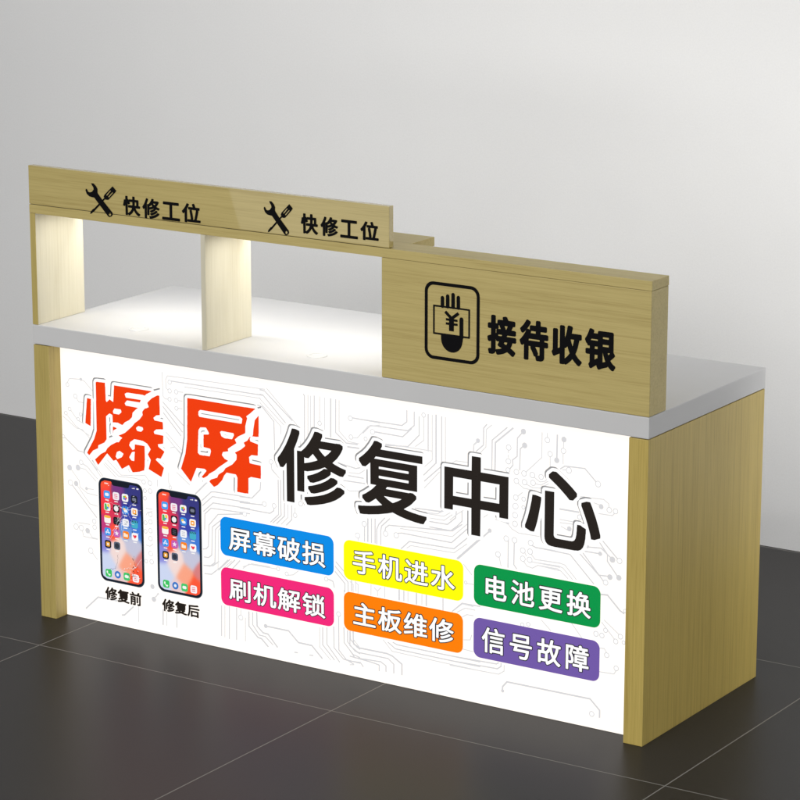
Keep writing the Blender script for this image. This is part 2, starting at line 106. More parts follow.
[3465,1342,3462,1348,3462,1405,3460,1408,3412,1408,3411,1359,3409,1354,3406,1352,3378,1352,3374,1354,3372,1358,3371,1406,3335,1390,3328,1390,3311,1409,3310,1414,3313,1418,3354,1436,3374,1449,3371,1451,3319,1451,3316,1458,3316,1474,3319,1479,3410,1480,3416,1485,3413,1487,3364,1487,3360,1493,3360,1583,3364,1587,3401,1587,3403,1589,3403,1596,3324,1597,3321,1604,3321,1623,3322,1626,3326,1628,3401,1628,3403,1630,3404,1644,3406,1648,3409,1648,3439,1648,3442,1643,3442,1630,3445,1628,3520,1628,3522,1630,3522,1644,3525,1648,3556,1648,3559,1648,3562,1644,3562,1630,3564,1628,3643,1628,3646,1621,3646,1603,3643,1597,3565,1597,3562,1595,3562,1589,3564,1587,3608,1587,3612,1583,3612,1494,3609,1488,3465,1487,3463,1486,3459,1481,3463,1480,3646,1479,3650,1473,3650,1456,3646,1451,3593,1451,3590,1449,3625,1431,3655,1422,3658,1416,3657,1413,3638,1393,3630,1394,3599,1405,3598,1375,3592,1361,3575,1355,3549,1353,3531,1354,3521,1378,3525,1382,3554,1381,3559,1383,3559,1407,3503,1408,3501,1405,3501,1349,3499,1344,3495,1342],
[4381,1342,4301,1391,4298,1396,4300,1401,4316,1416,4325,1417,4404,1371,4410,1364,4407,1358,4391,1342],
[3819,1344,3801,1354,3797,1359,3798,1363,3808,1381,3806,1383,3754,1383,3752,1381,3752,1363,3749,1357,3720,1357,3716,1361,3716,1454,3714,1455,3706,1448,3699,1450,3685,1479,3698,1499,3715,1533,3725,1560,3735,1598,3733,1599,3696,1600,3693,1605,3694,1628,3696,1631,3699,1632,3820,1632,3824,1630,3826,1626,3826,1606,3823,1600,3775,1599,3756,1534,3759,1532,3813,1532,3816,1529,3818,1407,3820,1411,3827,1440,3831,1473,3833,1595,3838,1598,3905,1599,3906,1641,3907,1646,3911,1648,3939,1648,3942,1643,3943,1599,4008,1599,4020,1597,4025,1591,4020,1569,4012,1543,4003,1523,4010,1518,4013,1513,4005,1486,3989,1451,3960,1409,3985,1391,4005,1381,4028,1373,4030,1369,4030,1365,4013,1344,4003,1343,3966,1360,3931,1383,3894,1357,3865,1344,3855,1344,3840,1361,3828,1345],
[4083,1344,4079,1349,4071,1373,4075,1377,4111,1378,4112,1448,4109,1449,4078,1440,4070,1440,4066,1446,4062,1468,4064,1472,4068,1474,4112,1486,4112,1548,4109,1551,4070,1551,4067,1556,4067,1578,4071,1583,4111,1584,4112,1643,4115,1648,4145,1648,4149,1646,4151,1641,4152,1584,4188,1583,4192,1579,4192,1556,4189,1551,4154,1551,4151,1549,4151,1500,4153,1497,4179,1504,4189,1504,4192,1500,4196,1482,4197,1528,4201,1533,4380,1533,4384,1531,4386,1526,4386,1415,4383,1409,4351,1408,4347,1413,4346,1504,4238,1504,4236,1501,4236,1414,4234,1409,4230,1407,4203,1407,4199,1409,4197,1414,4196,1477,4190,1472,4153,1462,4151,1458,4151,1368,4147,1358,4139,1350,4123,1345],
[4185,1345,4167,1365,4166,1369,4168,1373,4211,1388,4240,1402,4254,1413,4264,1426,4270,1443,4271,1485,4272,1490,4276,1492,4308,1491,4311,1485,4310,1438,4303,1418,4290,1396,4266,1376,4236,1360,4195,1345],
[3846,1375,3853,1376,3878,1389,3901,1404,3905,1409,3887,1431,3868,1464,3866,1463,3859,1416],
[3753,1415,3778,1415,3781,1416,3781,1498,3779,1501,3755,1501,3752,1499],
[3930,1435,3933,1435,3937,1439,3952,1459,3965,1483,3966,1490,3895,1490,3909,1463],
[3422,1439,3460,1438,3462,1440,3462,1449,3459,1451,3434,1451],
[3502,1439,3547,1439,3536,1449,3533,1451,3503,1451,3501,1449],
[3005,1449,3064,1448,3067,1450,3066,1483,3015,1483,3011,1489,3011,1508,3014,1513,3062,1514,3060,1519,3046,1540,3045,1548,3011,1548,3008,1546,3008,1494],
[3107,1449,3164,1449,3164,1482,3107,1483],
[3102,1514,3163,1513,3173,1528,3183,1547,3180,1548,3088,1548,3086,1546,3103,1521],
[3398,1515,3569,1515,3572,1516,3572,1521,3569,1525,3400,1525,3397,1523],
[3869,1523,3905,1523,3905,1566,3869,1566],
[3943,1523,3983,1523,3983,1524,3974,1528,3971,1533,3981,1566,3943,1566],
[4210,1549,4207,1555,4207,1629,4210,1635,4369,1636,4374,1633,4375,1555,4371,1549],
[3398,1550,3569,1550,3572,1551,3572,1558,3569,1561,3400,1561,3397,1559],
[4247,1576,4333,1576,4335,1579,4334,1605,4331,1607,4248,1607,4246,1604],
[3009,1580,3210,1580,3212,1583,3212,1600,3209,1602,3010,1602,3008,1599],
[3443,1588,3519,1587,3522,1589,3522,1594,3519,1597,3445,1597,3442,1595],
],
'tag0_o': [
[2954,1331,2926,1346,2920,1355,2920,1364,2936,1391,2946,1418,2952,1445,2957,1489,2958,1631,2962,1639,2966,1643,2971,1645,3251,1645,3258,1642,3265,1631,3264,1549,3256,1539,3238,1537,3231,1525,3260,1525,3266,1522,3273,1511,3273,1484,3266,1475,3260,1472,3215,1472,3215,1461,3216,1460,3271,1460,3276,1458,3282,1453,3285,1446,3285,1419,3281,1411,3276,1407,3271,1406,3215,1405,3215,1344,3211,1336,3206,1332,3201,1331,3166,1331,3161,1332,3156,1338,3153,1344,3153,1405,3113,1406,3110,1404,3098,1381,3084,1365,3056,1344,3039,1335,3028,1331,3011,1332,2988,1356,2978,1340,2971,1333,2965,1331],
[3463,1331,3455,1336,3451,1344,3450,1397,3422,1396,3422,1354,3414,1343,3409,1341,3374,1341,3368,1343,3361,1353,3360,1387,3338,1379,3324,1379,3316,1384,3299,1406,3299,1418,3305,1427,3331,1439,3316,1440,3307,1446,3305,1453,3305,1478,3307,1484,3313,1489,3318,1491,3346,1491,3348,1493,3348,1584,3346,1586,3321,1586,3313,1592,3310,1599,3310,1626,3312,1633,3318,1638,3323,1640,3390,1640,3395,1653,3400,1658,3405,1660,3440,1660,3445,1658,3451,1653,3455,1640,3509,1640,3514,1653,3519,1658,3524,1660,3560,1660,3565,1658,3570,1653,3575,1640,3644,1640,3649,1638,3654,1633,3657,1626,3657,1598,3649,1587,3625,1586,3623,1584,3623,1493,3625,1491,3649,1490,3658,1484,3661,1478,3661,1451,3653,1441,3640,1439,3661,1432,3666,1427,3670,1420,3670,1413,3667,1406,3646,1385,3641,1382,3629,1382,3610,1388,3608,1365,3602,1355,3591,1347,3578,1343,3529,1342,3520,1348,3513,1364,3512,1343,3504,1332,3499,1331],
[4379,1331,4293,1383,4273,1366,4250,1354,4196,1333,4179,1335,4160,1355,4145,1340,4125,1333,4081,1332,4076,1334,4070,1340,4060,1366,4060,1376,4066,1386,4071,1388,4100,1389,4101,1433,4099,1434,4079,1428,4063,1430,4055,1443,4051,1461,4051,1471,4054,1478,4061,1484,4100,1495,4101,1538,4099,1540,4069,1540,4063,1542,4056,1553,4056,1581,4060,1589,4068,1594,4100,1595,4101,1646,4108,1658,4114,1660,4149,1660,4154,1658,4158,1654,4162,1646,4162,1596,4164,1595,4195,1594,4196,1635,4203,1645,4209,1647,4373,1647,4378,1645,4383,1641,4386,1634,4386,1550,4384,1545,4393,1539,4397,1531,4397,1410,4394,1403,4386,1396,4410,1382,4417,1375,4421,1369,4421,1359,4417,1351,4398,1332],
[3816,1332,3795,1344,3789,1350,3786,1356,3786,1365,3788,1370,3786,1372,3764,1372,3763,1359,3761,1353,3755,1347,3750,1346,3716,1346,3711,1348,3705,1358,3705,1435,3694,1439,3687,1445,3674,1473,3673,1483,3698,1523,3712,1556,3721,1586,3719,1588,3694,1589,3686,1594,3682,1601,3682,1631,3689,1641,3695,1643,3824,1643,3830,1641,3837,1631,3838,1610,3893,1610,3895,1611,3895,1646,3901,1657,3908,1660,3940,1660,3945,1658,3951,1653,3953,1646,3954,1610,4010,1611,4029,1605,4037,1595,4036,1578,4018,1528,4024,1518,4024,1505,4014,1476,3999,1445,3976,1411,3991,1401,4011,1391,4034,1383,4042,1373,4042,1361,4023,1338,4019,1334,4014,1332,4000,1332,3983,1339,3960,1350,3933,1368,3900,1347,3868,1332,3849,1334,3841,1341,3833,1334],
[3001,1384,3024,1395,3036,1405,3008,1405],
[4162,1385,4196,1396,4189,1402,4186,1409,4185,1459,4162,1451],
[3512,1389,3514,1388,3523,1393,3546,1393,3548,1395,3546,1397,3514,1397,3512,1395],
[3866,1398,3871,1399,3888,1410,3874,1429],
[4247,1425,4254,1433,4260,1448,4259,1493,4249,1493,4247,1491],
[3764,1426,3768,1426,3770,1428,3770,1488,3768,1490,3763,1488],
[4332,1426,4335,1425,4336,1428,4336,1491,4334,1493,4323,1493,4322,1449,4320,1430,4321,1428],
[3931,1453,3933,1452,3937,1458,3949,1479,3914,1479,3919,1469],
[3017,1460,3054,1460,3056,1461,3056,1470,3054,1472,3020,1472,3017,1468],
[3117,1460,3151,1460,3153,1461,3153,1470,3151,1472,3119,1472,3117,1470],
[4162,1513,4185,1516,4186,1531,4189,1539,4162,1539],
[3020,1525,3041,1525,3033,1537,3020,1537],
[3115,1525,3156,1525,3164,1536,3110,1537,3109,1535],
[3880,1534,3894,1534,3894,1555,3880,1555],
[3954,1534,3959,1534,3965,1555,3954,1555],
[3817,1543,3821,1544,3820,1588,3785,1588,3772,1544],
[4257,1588,4321,1587,4323,1589,4323,1594,4321,1596,4259,1596,4257,1594],
],
'tag1': [
[3442,682,3422,697,3419,702,3422,707,3441,728,3454,750,3464,776,3468,793,3473,833,3473,951,3475,956,3479,958,3604,957,3607,951,3607,720,3612,717,3620,717,3623,720,3625,737,3626,768,3628,773,3637,774,3656,765,3659,758,3658,723,3656,711,3651,697,3644,689,3631,685,3592,685,3582,688,3572,697,3568,708,3567,722,3567,925,3564,927,3515,927,3512,923,3512,831,3508,796,3501,767,3492,742,3474,708,3451,683],
[3704,682,3685,692,3682,697,3698,728,3705,758,3709,802,3709,852,3685,867,3682,873,3706,904,3716,921,3740,975,3747,976,3771,971,3774,965,3770,951,3771,949,3817,949,3834,940,3836,933,3819,898,3849,897,3852,892,3852,877,3854,875,3879,891,3893,908,3900,927,3897,930,3856,931,3853,936,3853,953,3856,960,4012,960,4016,959,4018,953,4017,920,4010,877,4004,866,3995,858,3986,855,3966,855,3966,833,3969,830,4016,830,4019,825,4019,803,4015,799,3966,798,3966,776,3969,773,4025,772,4028,767,4028,747,4024,742,3966,741,3965,688,3963,683,3932,683,3928,685,3927,690,3926,741,3857,742,3854,747,3854,767,3857,772,3862,773,3854,778,3852,775,3852,707,3848,696,3842,691,3826,685,3796,685,3793,687,3789,698,3767,698,3764,703,3764,753,3762,755,3744,755,3741,755,3740,751,3734,725,3724,700,3713,682],
[4199,682,4181,700,4179,703,4181,708,4216,721,4246,737,4262,752,4271,766,4277,793,4277,848,4281,854,4311,854,4315,848,4314,777,4305,747,4309,749,4316,749,4347,736,4392,715,4402,709,4405,703,4403,698,4387,684,4379,683,4334,706,4294,723,4289,727,4274,713,4249,698,4207,682],
[3045,683,3042,690,3042,812,3040,815,3022,815,3021,813,3021,722,3019,717,3015,715,2991,715,2989,717,2987,721,2986,759,2973,715,2960,691,2950,689,2931,701,2928,705,2928,708,2939,730,2946,752,2954,801,2956,953,2958,957,2961,958,3134,957,3137,951,3136,871,3132,868,3080,868,3078,866,3078,848,3081,845,3132,845,3136,843,3138,838,3138,737,3133,727,3122,721,3105,718,3085,718,3079,722,3078,688,3076,684,3072,683],
[3179,683,3168,708,3171,716,3220,717,3223,718,3223,965,3227,970,3257,970,3260,968,3262,963,3262,712,3260,705,3252,692,3240,686,3221,683],
[3375,683,3372,690,3371,804,3348,765,3327,741,3319,742,3305,763,3306,771,3319,786,3340,818,3351,840,3365,876,3362,878,3315,878,3312,883,3312,905,3316,910,3371,911,3372,970,3373,975,3376,976,3406,976,3410,971,3411,911,3460,910,3463,908,3464,903,3464,883,3461,878,3412,878,3411,875,3411,858,3462,809,3465,802,3463,797,3447,780,3440,779,3411,811,3410,687,3406,683],
[4116,684,4101,698,4098,705,4101,710,4113,722,4118,733,4118,790,4115,792,4074,792,4071,797,4071,816,4072,821,4075,823,4117,823,4118,852,4115,854,4088,855,4086,860,4085,871,4073,870,4058,896,4061,901,4070,910,4089,932,4100,950,4111,973,4114,975,4119,975,4141,970,4145,967,4146,962,4138,941,4205,940,4208,935,4208,917,4206,912,4204,910,4119,910,4100,887,4102,885,4196,885,4200,880,4200,860,4197,854,4159,854,4156,852,4156,824,4202,822,4205,817,4206,798,4204,793,4201,792,4156,791,4156,743,4156,741,4159,740,4189,754,4197,754,4201,748,4205,728,4202,724,4134,691,4124,684],
[3798,715,3814,714,3816,716,3817,752,3815,755,3799,755,3797,753],
[4215,739,4212,746,4212,887,4216,893,4239,893,4240,895,4225,922,4207,947,4206,952,4207,956,4226,965,4235,965,4263,928,4273,908,4270,902,4255,893,4276,893,4278,896,4278,973,4282,978,4312,977,4316,971,4316,895,4317,893,4329,893,4335,893,4335,895,4324,899,4321,906,4339,932,4356,963,4366,964,4388,957,4390,952,4389,947,4352,895,4354,893,4379,893,4383,887,4383,746,4381,741,4377,739,4349,739,4345,743,4343,861,4252,862,4249,858,4249,743,4246,739],
[3084,747,3100,747,3103,748,3103,812,3101,815,3081,815,3078,813,3078,750],
[3154,761,3151,767,3151,938,3155,944,3185,944,3188,942,3189,937,3189,766,3185,760],
[3883,773,3926,773,3926,798,3897,798],
[3745,785,3764,785,3763,813,3745,813],
[3798,785,3816,785,3816,813,3797,813],
[3852,795,3856,797,3868,817,3879,848,3877,850,3870,847,3864,847,3854,858,3852,855],
[3912,831,3924,830,3927,832,3927,855,3934,861,3929,877,3932,883,3966,884,3974,887,3978,905,3979,930,3942,930,3939,928,3930,902,3920,885,3904,867,3895,860,3895,858,3914,853,3915,846],
[3745,842,3764,842,3763,868,3745,868],
[3798,842,3816,842,3816,868,3797,868],
[2994,846,3040,845,3042,848,3042,866,3039,868,2995,868,2993,865],
[2994,898,3097,898,3099,901,3099,926,3096,928,2995,928,2993,925],
[3746,898,3779,898,3789,920,3757,920],
],
'tag1_o': [
[3440,671,3422,683,3414,673,3409,672,3374,672,3369,673,3364,677,3361,685,3360,761,3346,742,3334,731,3329,729,3313,731,3296,755,3293,761,3293,772,3323,812,3349,865,3347,867,3314,867,3309,868,3304,872,3301,880,3301,908,3303,915,3309,920,3314,922,3360,922,3361,975,3364,982,3369,986,3374,988,3409,988,3414,986,3419,981,3422,975,3422,923,3424,922,3461,922,3462,957,3466,963,3474,969,3605,969,3610,968,3615,962,3618,956,3618,782,3627,785,3644,784,3663,775,3670,765,3671,740,3668,708,3661,691,3650,679,3635,674,3589,674,3576,678,3562,691,3557,703,3556,717,3556,913,3554,915,3525,915,3523,913,3522,813,3518,786,3509,752,3496,723,3483,701,3456,672],
[3701,671,3678,682,3671,693,3671,702,3684,726,3693,755,3698,805,3698,843,3674,862,3671,868,3671,877,3674,884,3692,905,3706,927,3718,951,3726,975,3734,985,3740,988,3750,988,3771,984,3777,981,3783,976,3785,971,3786,961,3820,960,3841,950,3842,960,3845,965,3850,970,3855,972,4016,972,4021,970,4026,966,4029,958,4029,936,4027,901,4021,873,4015,860,4004,849,3989,844,3979,844,3977,842,4017,842,4023,840,4031,828,4030,800,4024,790,4019,788,3979,788,3977,786,3979,784,4026,784,4031,783,4036,777,4039,771,4039,743,4036,736,4027,731,3977,730,3977,685,3970,674,3964,672,3929,672,3922,674,3916,685,3916,728,3914,730,3864,730,3861,697,3857,689,3849,681,3829,674,3792,674,3787,677,3780,686,3765,687,3756,693,3753,700,3753,742,3751,744,3739,703,3724,677,3715,671],
[4196,671,4191,673,4169,695,4125,673,4110,674,4090,693,4087,700,4087,710,4091,716,4102,728,4107,737,4107,778,4105,780,4072,780,4066,783,4059,793,4059,821,4062,827,4067,833,4072,834,4105,834,4107,836,4107,841,4105,843,4082,844,4077,850,4074,857,4067,859,4063,863,4047,890,4047,900,4050,906,4071,927,4079,938,4090,956,4101,979,4107,985,4112,987,4122,987,4150,978,4158,968,4156,952,4192,952,4197,962,4202,968,4224,976,4236,977,4241,975,4246,971,4266,946,4267,976,4274,987,4280,989,4315,989,4323,983,4326,977,4327,938,4346,968,4351,974,4369,975,4394,968,4401,957,4401,946,4375,905,4387,902,4394,891,4394,741,4389,731,4407,720,4414,713,4417,707,4417,700,4414,693,4392,673,4376,672,4327,696,4290,712,4280,703,4250,686,4210,671],
[3042,672,3036,676,3031,683,3030,711,3024,706,3019,704,2989,704,2982,706,2970,684,2965,679,2960,678,2949,678,2941,681,2924,692,2917,701,2917,712,2928,733,2935,756,2941,782,2944,826,2944,956,2947,962,2952,968,2957,969,3135,969,3140,968,3144,963,3149,954,3187,955,3192,954,3198,948,3201,942,3201,762,3198,756,3192,751,3187,749,3150,749,3148,730,3144,722,3135,713,3119,708,3090,706,3089,683,3081,673,3076,672],
[3176,672,3167,678,3158,701,3157,715,3160,721,3165,726,3170,728,3210,728,3212,730,3212,970,3216,976,3224,981,3261,981,3269,976,3273,968,3273,707,3271,701,3268,692,3259,682,3242,674,3225,672],
[3422,727,3424,727,3431,735,3444,756,3448,766,3446,768,3432,769,3422,780],
[4329,756,4333,757,4333,848,4331,850,4327,848,4327,791,4326,773,4322,761,4324,758],
[3090,758,3092,760,3091,804,3089,802],
[4167,758,4169,758,4186,765,4200,766,4200,780,4167,780],
[4261,777,4266,797,4266,848,4264,850,4261,848],
[3904,785,3914,784,3916,786,3914,788,3906,788],
[3458,830,3460,829,3462,836,3461,866,3422,866,3423,862],
[4167,835,4199,834,4201,836,4201,841,4199,843,4169,843,4167,841],
[3863,896,3868,897,3877,906,3884,918,3855,919,3845,924,3839,910,3855,908,3860,902],
[3941,896,3964,896,3967,918,3949,919],
[4201,896,4203,897,4201,899,4123,898,4125,897],
[4216,905,4221,905,4219,909],
[3005,910,3086,909,3088,915,3086,917,3006,917,3004,915],
],
'tag2': [
[5261,1354,5258,1361,5257,1482,5235,1443,5225,1428,5214,1416,5205,1417,5191,1439,5192,1446,5216,1479,5227,1499,5239,1523,5251,1557,5248,1559,5202,1559,5199,1564,5199,1587,5203,1592,5257,1593,5259,1658,5262,1661,5291,1661,5295,1656,5296,1593,5343,1592,5346,1591,5348,1586,5348,1564,5345,1559,5297,1559,5295,1556,5296,1538,5347,1486,5350,1481,5333,1458,5325,1456,5320,1459,5301,1484,5296,1489,5295,1358,5291,1354],
[6065,1354,6053,1382,6055,1388,6058,1390,6101,1390,6104,1393,6104,1657,6108,1661,6141,1661,6145,1656,6145,1579,6153,1562,6168,1536,6171,1536,6180,1544,6233,1601,6241,1601,6265,1584,6266,1579,6264,1574,6235,1545,6191,1506,6204,1488,6236,1458,6271,1433,6295,1421,6297,1417,6297,1413,6275,1388,6268,1388,6242,1403,6216,1423,6191,1446,6173,1467,6146,1503,6145,1386,6144,1377,6139,1367,6129,1359,6113,1355],
[4901,1355,4888,1382,4891,1388,4957,1389,4964,1392,4963,1459,4822,1460,4818,1466,4818,1489,4821,1493,4823,1494,4963,1494,4963,1536,4846,1536,4842,1542,4841,1563,4843,1568,4846,1570,4962,1570,4964,1573,4964,1607,4958,1609,4917,1605,4852,1603,4847,1608,4842,1627,4843,1632,4858,1635,4897,1636,4983,1644,5053,1654,5083,1661,5093,1661,5113,1641,5115,1637,5113,1633,5058,1620,5006,1613,5004,1609,5004,1572,5007,1570,5126,1570,5130,1564,5130,1542,5129,1538,5125,1536,5006,1536,5004,1533,5004,1496,5007,1494,5146,1494,5150,1488,5150,1466,5149,1462,5145,1460,5006,1460,5004,1457,5004,1386,5001,1376,4995,1366,4985,1360,4966,1356],
[5326,1355,5307,1369,5304,1374,5307,1381,5326,1403,5339,1426,5349,1457,5354,1482,5356,1509,5356,1637,5358,1642,5362,1644,5485,1643,5488,1637,5488,1399,5491,1390,5501,1390,5505,1394,5507,1437,5511,1449,5518,1450,5536,1441,5540,1434,5539,1397,5536,1379,5531,1368,5525,1362,5512,1357,5475,1358,5461,1363,5456,1368,5451,1381,5449,1396,5449,1608,5446,1610,5398,1610,5395,1607,5394,1497,5391,1474,5385,1443,5375,1413,5356,1379,5336,1356],
[5593,1359,5576,1380,5574,1386,5577,1391,5588,1402,5603,1414,5626,1429,5626,1509,5623,1512,5581,1513,5578,1519,5578,1539,5580,1543,5583,1545,5660,1545,5663,1543,5665,1538,5665,1427,5687,1412,5702,1405,5703,1406,5701,1408,5686,1423,5684,1428,5707,1451,5720,1472,5725,1487,5722,1489,5681,1489,5678,1494,5678,1516,5682,1521,5730,1522,5730,1568,5727,1570,5683,1570,5680,1577,5680,1597,5682,1601,5685,1602,5730,1603,5730,1649,5732,1653,5736,1655,5766,1655,5769,1653,5770,1648,5771,1603,5813,1603,5815,1606,5815,1648,5817,1653,5821,1655,5852,1654,5855,1649,5856,1603,5896,1602,5899,1601,5900,1596,5900,1576,5897,1570,5856,1569,5855,1523,5858,1521,5905,1521,5908,1514,5908,1494,5906,1491,5903,1489,5856,1488,5855,1412,5853,1408,5850,1406,5820,1406,5816,1411,5814,1488,5767,1489,5757,1461,5745,1437,5727,1416,5710,1403,5715,1400,5730,1398,5760,1395,5841,1396,5910,1401,5912,1399,5914,1393,5906,1368,5895,1365,5810,1362,5735,1364,5711,1368,5692,1373,5645,1399,5632,1391,5602,1360],
[5978,1387,5957,1404,5954,1411,5957,1415,5986,1437,6016,1470,6038,1510,6050,1542,6047,1544,5968,1544,5965,1551,5965,1573,5967,1577,5971,1579,6076,1580,6092,1575,6096,1569,6096,1564,6087,1529,6072,1491,6055,1458,6035,1431,6010,1404,5987,1387],
[5770,1522,5815,1522,5814,1569,5771,1569],
[5646,1578,5628,1597,5590,1635,5592,1642,5610,1655,5618,1655,5626,1649,5645,1632,5675,1601,5675,1596,5672,1591,5655,1578],
],
'tag2_o': [
[5258,1343,5250,1348,5246,1356,5246,1437,5229,1414,5220,1406,5215,1404,5205,1404,5198,1406,5179,1436,5179,1446,5182,1452,5210,1492,5235,1546,5233,1547,5201,1547,5196,1549,5191,1553,5188,1561,5188,1591,5191,1597,5196,1602,5201,1604,5246,1604,5246,1659,5250,1667,5255,1671,5260,1672,5293,1672,5298,1671,5304,1666,5306,1659,5306,1606,5308,1604,5345,1604,5346,1643,5349,1649,5357,1655,5486,1655,5491,1653,5499,1642,5499,1457,5501,1456,5510,1461,5525,1460,5543,1451,5551,1439,5549,1382,5541,1361,5531,1352,5517,1347,5472,1346,5455,1353,5446,1362,5441,1372,5438,1391,5438,1597,5436,1599,5408,1599,5406,1597,5406,1513,5403,1471,5396,1439,5386,1409,5369,1377,5350,1354,5341,1346,5337,1344,5320,1345,5307,1354,5300,1345,5295,1343],
[6062,1343,6054,1348,6051,1354,6042,1378,6041,1388,6045,1396,6053,1401,6092,1402,6092,1507,6084,1487,6065,1452,6046,1425,6034,1412,6016,1394,5993,1377,5988,1375,5972,1377,5946,1399,5943,1406,5943,1414,5951,1425,5980,1446,6002,1471,6019,1497,6034,1531,6032,1532,5967,1532,5962,1534,5957,1539,5954,1546,5954,1578,5961,1587,5967,1590,6080,1591,6092,1588,6093,1659,6096,1666,6101,1671,6106,1672,6145,1672,6153,1667,6156,1661,6156,1583,6172,1553,6199,1579,6227,1611,6232,1612,6247,1611,6269,1597,6275,1591,6278,1584,6278,1576,6275,1569,6207,1503,6232,1476,6254,1458,6277,1443,6302,1430,6309,1421,6309,1409,6305,1403,6282,1378,6277,1376,6262,1378,6236,1393,6210,1412,6180,1441,6157,1467,6156,1381,6155,1373,6148,1360,6137,1350,6122,1345,6102,1342],
[4898,1344,4889,1351,4877,1378,4876,1387,4879,1393,4885,1398,4890,1400,4952,1400,4952,1448,4818,1449,4813,1451,4807,1461,4807,1493,4813,1502,4820,1505,4952,1505,4953,1523,4951,1525,4843,1525,4838,1527,4833,1532,4830,1538,4830,1568,4834,1576,4838,1580,4843,1581,4951,1581,4953,1583,4953,1594,4951,1596,4942,1596,4871,1591,4845,1593,4836,1604,4831,1622,4830,1632,4833,1638,4838,1643,4843,1645,4970,1654,5051,1665,5081,1672,5100,1671,5124,1647,5126,1641,5126,1633,5123,1626,5118,1622,5088,1614,5016,1602,5015,1583,5017,1581,5128,1581,5133,1580,5139,1574,5141,1568,5141,1538,5139,1532,5133,1527,5128,1525,5017,1525,5015,1523,5015,1507,5017,1505,5148,1505,5153,1503,5159,1498,5161,1492,5161,1462,5159,1456,5153,1450,5148,1449,5016,1448,5015,1382,5009,1364,5000,1355,4983,1348,4968,1345],
[5591,1348,5583,1353,5566,1374,5563,1381,5563,1389,5566,1397,5582,1412,5597,1425,5615,1436,5615,1499,5613,1501,5580,1501,5575,1503,5570,1507,5566,1514,5566,1543,5569,1549,5575,1555,5580,1556,5663,1556,5668,1555,5674,1549,5676,1543,5677,1532,5717,1532,5719,1534,5719,1557,5717,1559,5681,1559,5673,1564,5668,1573,5655,1566,5640,1568,5606,1604,5581,1626,5578,1632,5578,1641,5581,1648,5603,1665,5621,1666,5640,1652,5680,1614,5717,1614,5719,1616,5719,1653,5723,1661,5727,1665,5732,1666,5768,1666,5775,1664,5781,1654,5782,1614,5802,1614,5804,1616,5804,1653,5811,1664,5817,1666,5853,1666,5860,1664,5866,1653,5867,1614,5900,1613,5908,1608,5911,1601,5911,1572,5905,1561,5898,1559,5868,1559,5866,1557,5867,1533,5907,1532,5915,1527,5919,1519,5919,1491,5911,1479,5906,1477,5867,1477,5866,1412,5868,1410,5880,1410,5912,1412,5917,1411,5921,1407,5925,1401,5925,1389,5915,1361,5911,1357,5897,1354,5813,1351,5732,1352,5707,1357,5686,1363,5670,1370,5646,1386,5638,1381,5607,1349],
[5307,1401,5308,1400,5316,1409,5329,1433,5332,1444,5317,1447,5307,1457],
[5759,1407,5804,1407,5803,1477,5777,1477,5774,1476,5769,1457,5759,1437,5739,1411,5742,1407],
[5677,1441,5678,1440,5683,1443,5696,1456,5705,1468,5708,1477,5677,1478],
[5341,1508,5343,1507,5345,1512,5345,1547,5307,1547,5308,1542],
[5782,1533,5804,1533,5803,1558,5782,1558],
],
'tag3': [
[5310,685,5285,701,5284,690,5282,686,5252,686,5248,689,5247,811,5226,770,5212,751,5203,753,5189,776,5190,783,5203,800,5222,835,5234,867,5242,893,5240,895,5200,895,5197,902,5197,920,5199,924,5203,926,5246,927,5247,980,5249,985,5253,987,5282,987,5285,982,5285,927,5323,926,5327,922,5327,900,5324,895,5287,895,5285,892,5327,834,5328,837,5330,867,5330,952,5332,958,5423,966,5469,975,5494,982,5500,982,5519,962,5521,958,5518,953,5480,942,5445,936,5370,928,5368,925,5369,895,5372,894,5494,895,5512,889,5513,880,5501,834,5481,790,5461,760,5478,745,5493,734,5529,715,5533,710,5532,705,5514,686,5504,685,5477,699,5434,732,5399,705,5360,685,5352,686,5334,706,5319,686],
[5719,685,5716,692,5715,854,5703,844,5695,844,5678,868,5635,814,5642,814,5678,820,5690,819,5693,813,5693,797,5690,791,5579,769,5574,775,5568,792,5568,797,5582,806,5599,824,5619,847,5621,852,5585,846,5575,846,5571,852,5565,868,5565,873,5578,887,5596,912,5618,954,5633,987,5642,987,5663,978,5666,974,5666,969,5642,922,5619,885,5619,883,5622,882,5647,885,5668,918,5672,921,5679,921,5699,909,5701,904,5693,889,5695,890,5719,925,5731,947,5745,982,5749,986,5757,986,5778,981,5783,975,5783,972,5765,930,5807,930,5806,937,5786,973,5788,977,5792,979,5810,986,5818,986,5831,969,5846,940,5843,930,5894,930,5898,925,5898,904,5895,899,5839,899,5836,897,5837,869,5885,868,5888,867,5890,862,5890,842,5887,836,5837,835,5836,808,5839,806,5888,806,5891,800,5891,780,5889,775,5887,774,5837,773,5836,743,5839,740,5902,739,5905,734,5904,713,5902,709,5899,709,5755,708,5754,707,5753,690,5750,685],
[5982,685,5978,692,5978,845,5975,845,5957,824,5949,822,5945,825,5934,845,5932,853,5960,889,5978,917,5998,957,6009,984,6018,986,6040,981,6045,973,6036,949,6016,908,6016,690,6012,685],
[6088,686,6073,708,6077,716,6134,726,6174,738,6210,754,6225,763,6244,777,6252,777,6272,769,6276,764,6274,759,6254,741,6228,725,6203,714,6167,701,6132,693,6097,686],
